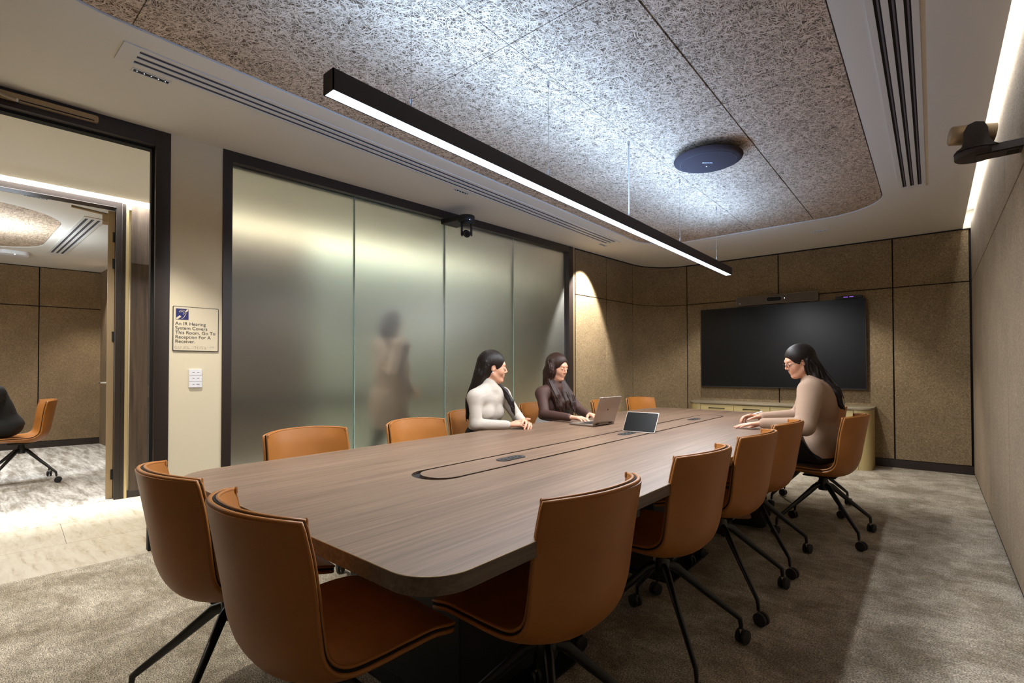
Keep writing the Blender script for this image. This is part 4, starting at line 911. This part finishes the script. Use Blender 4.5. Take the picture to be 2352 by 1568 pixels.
def face_parts(parent, c, A, browm, sc_=1.0, closed=.5):
    P = lambda f, l, u: c+(A[0]*f+A[1]*l+A[2]*u)*sc_
    for s_ in (-1, 1):
        t = MB().sphere((0, 0, 0), (1, 1, 1), 16, 10); mb = MB(); mb.add([P(.0785, .030*s_, .000)+(A[0]*v[0]*.0098+A[1]*v[1]*.0112+A[2]*v[2]*.0036)*sc_ for v in t.v], t.f)
        e = obj('eye', mb, M['eyew'], parent, smooth=True); mb = MB()
        mb.add([P(.0862, .030*s_, -.0002)+(A[0]*v[0]*.0028+A[1]*v[1]*.0044+A[2]*v[2]*.0040)*sc_ for v in t.v], t.f); obj('iris', mb, M['iris'], e, smooth=True)
        obj('eyelash', MB().tube([P(.0800+.0078*math.sin(PI*k/6)-.004*(k/6), (.030-.0125+.026*k/6)*s_, .0035+.0022*math.sin(PI*k/6)) for k in range(7)], .0012, 5), M['brow'], parent)
        obj('eyebrow', MB().tube([P(.0860-.017*(k/6)**2, (.013+.032*k/6)*s_, .0245+.005*math.sin(PI*(k/6)*.75)) for k in range(7)], [.0014, .0024, .0026, .0024, .0020, .0014, .0008], 6), browm, parent, smooth=True)
    lp = MB()
    for du_, r in ((.0024, .0021), (-.0030, .0026)):
        lp.tube([P(.0878-.0080*abs(k)**2/9-(.0008 if du_ < 0 else 0), .0054*k, -.0503+du_*(1-abs(k)/3.6)+.0006*abs(k)) for k in (-3, -2, -1, 0, 1, 2, 3)], [r*.25, r*.75, r, r*.95, r, r*.75, r*.25], 7)
    obj('lips', lp, M['lips'], parent, smooth=True, auto=80)
def hand(V, w, f, back, thumb, curl=(.3, .3, .3, .3), spread=.08, tc=.3, sc_=1.0, k=.006, thumbdir=None):
    f = unit(f); n_ = unit(np.array(back)-f*(np.array(back)@f)); t = unit(np.cross(n_, f)); t = t if t@np.array(thumb) > 0 else -t; q = sc_
    kn = [w+(f*L_+t*o_)*q for L_, o_ in ((.088, .031), (.092, .010), (.088, -.011), (.080, -.030))]
    for p in kn: V.cap(w+(p-w)*.12, p, .0145*q, .0105*q, .010)
    ln = [(.042, .026, .020), (.046, .029, .021), (.042, .027, .020), (.033, .020, .018)]
    for i, p in enumerate(kn):
        d = unit(f+t*spread*(1.5-i)); a_ = curl[i]*.8; cur = p; r0 = .0092 if i < 3 else .0080
        for j, L_ in enumerate(ln[i]):
            dd_ = d*math.cos(a_)-n_*math.sin(a_); nx_ = cur+dd_*L_*q; V.cap(cur, nx_, (r0-.0009*j)*q, (r0-.0009*(j+1))*q, .0025 if j else .005); cur = nx_; a_ += curl[i]*(1.0 if j == 0 else .7)
    tb = w+(f*.022+t*.024-n_*.006)*q; d = unit(f*.72+t*.62-n_*.25) if thumbdir is None else unit(thumbdir); a_ = 0
    for j, (L_, r) in enumerate(((.042, .0125), (.032, .0100), (.026, .0090))):
        dd_ = unit(d*math.cos(tc*j)+(-t*.6+f*.3-n_*.4)*math.sin(tc*j)); nx_ = tb+dd_*L_*q; V.cap(tb, nx_, r*q, (r-.0015)*q, .008 if j == 0 else .003); tb = nx_
def torso(V, J, e=0.0, k=.04, hips=True, puffy=0.0, lower=True):
    up = unit(J['neck']-J['pelvis']); lf = unit(J['shL']-J['shR']); fw = unit(np.cross(lf, up)); lf = np.cross(up, fw); A = np.array([fw, lf, up]); p = lambda t: J['pelvis']+(J['neck']-J['pelvis'])*t
    if hips: V.ell(p(-.02), A, np.array([.108, .160, .105])+e, k)
    V.ell(p(.28), A, np.array([.076, .108, .15])+e+puffy, k); V.ell(p(.56)+fw*.002, A, np.array([.086, .130, .155])+e+puffy*.6, k)
    V.ell(p(.78), A, np.array([.078, .142, .092])+e, k)
    V.cap(J['shR'], J['shL'], .048+e, .048+e, .05)
    for s_, sh in ((-1, J['shR']), (1, J['shL'])):
        V.cap(J['neck']+up*.005+lf*s_*.02, sh+(J['neck']-sh)*.25, .038+e, .040+e, .045)
        V.ell(p(.61)+fw*.062+lf*s_*.060, A, np.array([.046, .052, .052])+e, .035)
    return A
def arms(V, J, e=0.0, ru=.046, re=.038, rw=.026, k=.015, stop=0.0, flare=0.0):
    for s_ in 'RL':
        a_, b_, c_ = J['sh'+s_], J['el'+s_], J['wr'+s_]; V.cap(a_, b_, ru+e, re+e+flare, .03); V.cap(b_, c_+(b_-c_)*stop, re+e+flare, rw+e, k)
def legs(V, J, e=0.0, k=.03):
    for s_ in 'RL':
        V.cap(J['hip'+s_], J['kn'+s_], .080+e, .056+e, k); V.cap(J['kn'+s_], J['an'+s_], .054+e, .038+e, .02)
def person(spec):
    J = {k: np.array(v, float) for k, v in spec['J'].items()}; loc = spec['loc']
    root = empty('person', loc, spec['label'], 'person'); hA = frame(J['hf'], J.get('hu', np.array([0, 0, 1.]))); hc = J['head']
    allp = np.array([J[k] for k in J if k not in ('hf', 'hu') and not k.startswith('d')]); lo, hi = allp.min(0)-.19, allp.max(0)+.19; lo[2] = max(lo[2]+.1, .012); H = spec.get('h', .004)
    # skin: one continuous body
    V = Vol(lo, hi, H); torso(V, J, -.012); arms(V, J, -.008, .044, .036, .026, stop=0); legs(V, J, -.012)
    V.cap(hc-hA[0]*.012-hA[2]*.05, J['neck']+np.array([0, 0, .0]), .042, .049, .015); head(V, hc, hA)
    for s_, hs in (('R', spec['handR']), ('L', spec['handL'])): hand(V, J['wr'+s_], **hs)
    for s_ in 'RL': V.cap(J['an'+s_], J['an'+s_]+J['dft']*.14-np.array([0, 0, .045]), .034, .026, .02)
    body = vobj('body', V, M['skin'], root); face_parts(body, hc, hA, M['brow'])
    # trousers, shoes
    V = Vol(lo, hi, max(H, .0055)); up = unit(J['neck']-J['pelvis']); torso(V, {**J, 'neck': J['pelvis']+(J['neck']-J['pelvis'])}, .002)
    V.F[:] = .05; A = frame(unit(np.cross(unit(J['shL']-J['shR']), up)), up); V.ell(J['pelvis'], A, (.118, .168, .115), .03); V.ell(J['pelvis']+up*.09, A, (.100, .135, .09), .03); legs(V, J, .006)
    V.plane(J['pelvis']+up*.14, up); vobj('trousers', V, spec['legm'], root)
    for s_ in 'RL':
        an = J['an'+s_]; V = Vol(an-.2, an+.2, .006); d = J['dft']; V.cap(an-np.array([0, 0, .045])-d*.03, an+d*.15-np.array([0, 0, .062]), .040, .030, .02); V.cap(an-np.array([0, 0, .045]), an+np.array([0, 0, .02]), .038, .036, .02); V.plane((0, 0, .003), (0, 0, -1.)); vobj('shoe', V, M['dark'], root)
    # top
    t = spec['top']; V = Vol(lo, hi, H); TA = torso(V, J, t.get('e', .008), puffy=t.get('puffy', 0)); arms(V, J, t.get('e', .008), t.get('ru', .046), t.get('re', .040), t.get('rw', .030), stop=t.get('stop', .06), flare=t.get('flare', 0))
    for a_, b_, r in t.get('drape', []): V.ell(J['pelvis']+TA[0]*a_[0]+TA[1]*a_[1]+TA[2]*a_[2], TA, b_, r)
    if t.get('collar', 0): V.cap(J['neck']-up*.01, J['neck']+unit(hc-hA[0]*.02-hA[2]*.06-J['neck'])*t['collar'], .066, .056, .02)
    hem = J['pelvis']+TA[2]*t.get('hem', -.02); V.plane(hem, -TA[2])
    for s_ in 'RL': pass
    vobj('top', V, t['m'], root, t.get('label'))
    for s_ in 'RL':
        w_ = J['wr'+s_]; d = unit(w_-J['el'+s_]); st = t.get('stop', .06); p_ = w_+(J['el'+s_]-w_)*st; rr = t.get('rw', .030)+t.get('e', .008)
        if t.get('cuff', True): obj('cuff', MB().tube([p_-d*.012, p_+d*.006], [rr+.001, rr*.97], 18, caps=False), t.get('cuffm', t['m']), root, smooth=True)
    # hair
    h = spec['hair']; V = Vol(np.minimum(hc-.2, np.array(h['lo'])), np.maximum(hc+.2, np.array(h['hi'])), H)
    P = lambda f, l, u: hc+hA[0]*f+hA[1]*l+hA[2]*u
    V.ell(P(-.018, 0, .040), hA, (.102, .086, .092), .01)
    if not h.get('cover_ears'):
        for s_ in (-1, 1): V.ell(P(.005, .088*s_, -.022), hA, (.040, .03, .042), .01, sub=True)
    V.ell(P(.115, 0, -.035), hA, h.get('facecut', (.085, .075, .105)), .012, sub=True)
    if 'part' in h: V.cap(P(.10, h['part'], .10), P(-.06, h['part'], .145), .004, .003, .004, sub=True)
    V.ell(P(-.045, 0, -.02), hA, (.062, .068, .075), .02)
    for ch in h['chains']:
        pts = [P(*p_) if len(p_) == 3 else np.array(p_[:3]) for p_ in ch[0]]; V.chain(pts, [q_*.93 for q_ in ch[1]], .015)
    rs = np.random.default_rng(h.get('seed', 1))
    for ch in h['chains']:
        pts = [P(*p_) if len(p_) == 3 else np.array(p_[:3]) for p_ in ch[0]]
        for q in range(ch[2]):
            o_ = rs.normal(size=3); o_ /= np.linalg.norm(o_); st = [p_+o_*r*1.0+rs.normal(size=3)*.005 for p_, r in zip(pts, ch[1])]; st[-1] = st[-1]+(st[-1]-st[-2])*rs.uniform(0, .35); cs2 = catmull(st, 3); V.chain(list(cs2), list(np.linspace(.0072, .0020, len(cs2))), .004)
    vobj('hair', V, h['m'], root)
    if 'shirt' in spec: pass
    return root, hc, hA, J
SEAT = .56
def handspec(f, back, thumb, **kw): return dict(f=f, back=back, thumb=thumb, **kw)
# woman in off-white
pW = (-2.515, 2.655)
rW, hc, hA, J = person(dict(loc=(pW[0], pW[1], 0), label='woman in off-white high-neck top with long black-brown hair sitting with clasped hands on the table',
  J=dict(pelvis=(-2.545, 2.630, .595), neck=(-2.455, 2.650, 1.022), head=(-2.440, 2.672, 1.170), hf=(.70, .70, -.10), hu=(0, 0, 1), shR=(-2.445, 2.49, .960), shL=(-2.465, 2.812, .965),
    elR=(-2.405, 2.462, .778), elL=(-2.385, 2.890, .795), wrR=(-2.268, 2.640, .768), wrL=(-2.258, 2.800, .776),
    hipR=(-2.51, 2.56, .575), hipL=(-2.51, 2.735, .575), knR=(-2.07, 2.52, .565), knL=(-2.07, 2.80, .565), anR=(-2.06, 2.52, .10), anL=(-2.06, 2.80, .10), dft=(1, 0, 0)),
  handR=handspec((.62, .62, .12), (.1, -.35, .9), (0, .4, 1), curl=(.5, .6, .65, .7), spread=.10, tc=.3, thumbdir=(.75, .5, .35)),
  handL=handspec((.78, -.52, .10), (.1, .5, .85), (0, -.4, 1), curl=(.45, .55, .65, .7), spread=.16, tc=.3, thumbdir=(.8, -.2, .35)),
  legm=M['trk'], top=dict(m=M['swW'], e=.005, rw=.026, re=.036, ru=.044, stop=.04, hem=.05, collar=.035),
  hair=dict(m=M['hairb'], lo=(-2.75, 2.40, .68), hi=(-2.2, 2.95, 1.3), seed=4, facecut=(.078, .080, .100),
    chains=[([(-.06, .0, .03), (-.085, .0, -.06), (-2.535, 2.60, 1.03, 1), (-2.575, 2.575, .93, 1), (-2.585, 2.56, .82, 1)], [.060, .052, .045, .035, .014], 26),
            ([(-.04, .050, .0), (-.03, .060, -.07), (-2.405, 2.765, .99, 1), (-2.350, 2.770, .92, 1), (-2.322, 2.765, .845, 1)], [.035, .030, .026, .022, .008], 16),
            ([(-.05, -.045, .02), (-.075, -.045, -.06), (-2.52, 2.57, 1.01, 1)], [.04, .034, .02], 12)])))
P = lambda f, l, u: hc+hA[0]*f+hA[1]*l+hA[2]*u
obj('earring', MB().sphere(P(.0, -.083, -.033), .0045, 10, 8), M['white'], rW)
o = obj('necklace', MB().tube([(-2.425, 2.605, 1.005), (-2.395, 2.635, .975), (-2.380, 2.662, .945), (-2.390, 2.685, .975), (-2.42, 2.705, 1.005)], .0012, 5), M['brass'], rW)
# woman in dark brown
rB, hc, hA, J = person(dict(loc=(-2.60, 3.58, 0), label='woman in dark brown long-sleeved top with long chestnut hair typing on the laptop',
  J=dict(pelvis=(-2.625, 3.585, .595), neck=(-2.520, 3.570, 1.015), head=(-2.500, 3.573, 1.172), hf=(.97, -.06, -.20), hu=(0, 0, 1), shR=(-2.545, 3.405, .950), shL=(-2.530, 3.735, .950),
    elR=(-2.455, 3.325, .785), elL=(-2.375, 3.745, .790), wrR=(-2.185, 3.290, .778), wrL=(-2.150, 3.520, .785),
    hipR=(-2.61, 3.50, .575), hipL=(-2.61, 3.67, .575), knR=(-2.17, 3.46, .565), knL=(-2.17, 3.72, .565), anR=(-2.14, 3.46, .10), anL=(-2.14, 3.72, .10), dft=(1, 0, 0)),
  handR=handspec((.97, .12, .02), (.1, 0, 1), (0, 1, 0), curl=(.35, .38, .42, .45), spread=.10, tc=.2),
  handL=handspec((.92, -.42, .0), (.1, 0, 1), (0, -1, 0), curl=(.35, .38, .42, .45), spread=.10, tc=.2),
  legm=M['trw'], top=dict(m=M['swB'], e=.004, rw=.026, re=.036, ru=.046, stop=.03, hem=.06, collar=.02),
  hair=dict(m=M['hairc'], lo=(-2.85, 3.3, .68), hi=(-2.2, 3.85, 1.32), seed=9, cover_ears=True, facecut=(.082, .058, .108), part=0.01,
    chains=[([(-.02, -.062, .05), (.005, -.078, -.03), (-.01, -.080, -.11), (-2.455, 3.475, .93, 1), (-2.420, 3.480, .84, 1), (-2.405, 3.490, .775, 1)], [.040, .034, .036, .040, .032, .010], 34),
            ([(-.02, .062, .05), (.005, .078, -.03), (-.01, .080, -.11), (-2.430, 3.655, .93, 1), (-2.385, 3.640, .86, 1), (-2.360, 3.625, .80, 1)], [.040, .034, .034, .034, .028, .010], 26),
            ([(-.06, 0, .03), (-.085, .0, -.06), (-2.60, 3.56, .98, 1), (-2.645, 3.555, .86, 1)], [.060, .055, .045, .02], 16),
            ([(-.03, -.074, .0), (-.02, -.078, -.09), (-2.47, 3.515, .95, 1), (-2.425, 3.525, .87, 1), (-2.400, 3.530, .80, 1)], [.030, .034, .034, .028, .010], 20),
            ([(-.03, .074, .0), (-.03, .078, -.09), (-2.46, 3.60, .96, 1), (-2.415, 3.585, .88, 1), (-2.395, 3.575, .82, 1)], [.030, .034, .030, .026, .010], 14)])))
# woman in beige knit
rP, hc, hA, J = person(dict(loc=(-.60, 4.11, 0), label='woman in oversized beige ribbed knit and glasses, hands on the table',
  J=dict(pelvis=(-.600, 4.115, .60), neck=(-.665, 4.125, 1.070), head=(-.733, 4.097, 1.208), hf=(-.80, -.52, -.30), hu=(-.10, -.05, 1), shR=(-.655, 4.30, 1.005), shL=(-.640, 3.955, 1.005),
    elR=(-.790, 4.350, .790), elL=(-.652, 3.800, .775), wrR=(-1.000, 4.150, .790), wrL=(-.895, 3.755, .782),
    hipR=(-.62, 4.20, .575), hipL=(-.62, 4.03, .575), knR=(-1.06, 4.20, .565), knL=(-1.05, 3.98, .565), anR=(-1.02, 4.18, .10), anL=(-.98, 3.90, .10), dft=(-1, 0, 0)),
  handR=handspec((-.80, -.35, .10), (-.1, .2, 1), (-.2, -1, .4), curl=(.55, .6, .7, .8), spread=.08, tc=.4),
  handL=handspec((-.92, -.25, -.10), (-.1, 0, 1), (0, 1, 0), curl=(.12, .12, .14, .16), spread=.12, tc=.1),
  legm=M['trk'], top=dict(m=M['swP'], e=.014, rw=.022, re=.044, ru=.070, stop=.02, hem=-.06, puffy=.018, collar=.0, cuffm=M['cuff'], flare=.004,
     drape=[((-.025, 0, .06), (.130, .175, .12), .05), ((-.03, 0, .32), (.115, .160, .16), .05), ((.01, 0, .02), (.115, .165, .08), .05)]),
  hair=dict(m=M['hairb'], lo=(-.95, 3.85, .82), hi=(-.3, 4.4, 1.4), seed=12, facecut=(.080, .080, .100),
    chains=[([(-.05, .0, .03), (-.075, .0, -.05), (-.585, 4.12, 1.07, 1), (-.515, 4.105, .99, 1), (-.480, 4.085, .90, 1)], [.062, .056, .046, .034, .012], 30),
            ([(-.03, .050, .0), (-.05, .055, -.06), (-.625, 4.07, 1.085, 1), (-.565, 4.05, 1.01, 1)], [.036, .034, .028, .010], 16),
            ([(-.030, .060, .01), (-.025, .052, -.06), (-.035, .050, -.12), (-.06, .05, -.17)], [.028, .030, .028, .010], 14)])))
P = lambda f, l, u: hc+hA[0]*f+hA[1]*l+hA[2]*u
g = MB()
for s_ in (-1, 1):
    g.tube([P(.099-.004*abs(math.cos(q)), .032*s_+.021*math.cos(q), -.001+.015*math.sin(q)) for q in np.linspace(0, 2*PI, 18, endpoint=False)], .0014, 6, closed=True)
    g.tube([P(.095, .053*s_, .004), P(.06, .068*s_, .005), P(.0, .080*s_, .006), P(-.018, .082*s_, -.008)], .0013, 6)
g.tube([P(.100, .011, .002), P(.104, 0, .004), P(.100, -.011, .002)], .0013, 6); obj('glasses', g, M['black'], rP, label='thin dark rimmed glasses')
hp = J['wrR']+unit((-.80, -.35, .1))*.085
c = empty('pen', hp+np.array([.0, 0, -.01]), 'white pen held in the far hand of the woman in beige knit', 'pen')
pd = unit((.75, .45, .30)); obj('barrel', MB().tube([hp-pd*.03, hp+pd*.095], .0045, 8), M['white'], c); obj('tip', MB().tube([hp-pd*.03, hp-pd*.045], [.0045, .001], 8), M['black'], c)
# walking person behind the frosted glass
gx, gy = -3.94, 2.86
person(dict(loc=(gx, gy, 0), h=.008, label='person in a sand-coloured coat walking in the corridor behind the frosted glass',
  J=dict(pelvis=(gx, gy, .93), neck=(gx+.005, gy+.02, 1.43), head=(gx+.01, gy+.03, 1.60), hf=(.08, 1, -.1), hu=(0, 0, 1), shR=(gx+.17, gy+.01, 1.38), shL=(gx-.16, gy+.01, 1.38),
    elR=(gx+.17, gy-.06, 1.12), elL=(gx-.17, gy+.06, 1.12), wrR=(gx+.16, gy+.12, .96), wrL=(gx-.16, gy+.22, .96),
    hipR=(gx+.09, gy, .90), hipL=(gx-.09, gy, .90), knR=(gx+.09, gy+.14, .50), knL=(gx-.09, gy-.05, .50), anR=(gx+.09, gy+.20, .09), anL=(gx-.09, gy-.30, .12), dft=(.08, .99, 0)),
  handR=handspec((0, .8, -.4), (1, 0, 0), (0, .4, 1), curl=(.5, .5, .5, .5)), handL=handspec((0, .8, -.4), (-1, 0, 0), (0, .4, 1), curl=(.5, .5, .5, .5)),
  legm=M['dark'], top=dict(m=M['coat'], e=.022, rw=.034, re=.050, ru=.060, stop=.02, hem=-.34, puffy=.03, drape=[((0, 0, -.12), (.17, .21, .26), .05), ((.02, 0, .18), (.15, .20, .28), .05)]),
  hair=dict(m=M['hairc'], lo=(gx-.25, gy-.25, 1.3), hi=(gx+.25, gy+.25, 1.8), seed=3,
    chains=[([(-.06, 0, .03), (-.08, 0, -.06), (-.08, 0, -.14)], [.066, .062, .03], 14), ([(-.02, -.06, .03), (-.02, -.075, -.05), (-.02, -.07, -.13)], [.034, .034, .015], 8)])))
# seated person in the second room
sx, sy = -7.10, .50
person(dict(loc=(sx, sy, 0), h=.008, label='person in black sitting in the second room, cut by the photo edge',
  J=dict(pelvis=(sx, sy+.02, .60), neck=(sx, sy-.12, .985), head=(sx, sy-.20, 1.11), hf=(0, -1, -.25), hu=(0, -.1, 1), shR=(sx-.17, sy-.08, .935), shL=(sx+.17, sy-.08, .935),
    elR=(sx-.20, sy-.22, .78), elL=(sx+.20, sy-.22, .78), wrR=(sx-.12, sy-.42, .80), wrL=(sx+.12, sy-.42, .80),
    hipR=(sx-.09, sy, .575), hipL=(sx+.09, sy, .575), knR=(sx-.11, sy-.42, .57), knL=(sx+.11, sy-.42, .57), anR=(sx-.11, sy-.42, .10), anL=(sx+.11, sy-.42, .10), dft=(0, -1, 0)),
  handR=handspec((.4, -.8, 0), (0, 0, 1), (1, 0, 0)), handL=handspec((-.4, -.8, 0), (0, 0, 1), (-1, 0, 0)),
  legm=M['dark'], top=dict(m=M['dark'], e=.016, rw=.032, re=.044, ru=.055, stop=.02, hem=-.04, puffy=.01),
  hair=dict(m=M['hairb'], lo=(sx-.2, sy-.4, .9), hi=(sx+.2, sy, 1.3), seed=5,
    chains=[([(-.06, 0, .03), (-.08, 0, -.05), (-.075, 0, -.12)], [.062, .05, .02], 10)])))
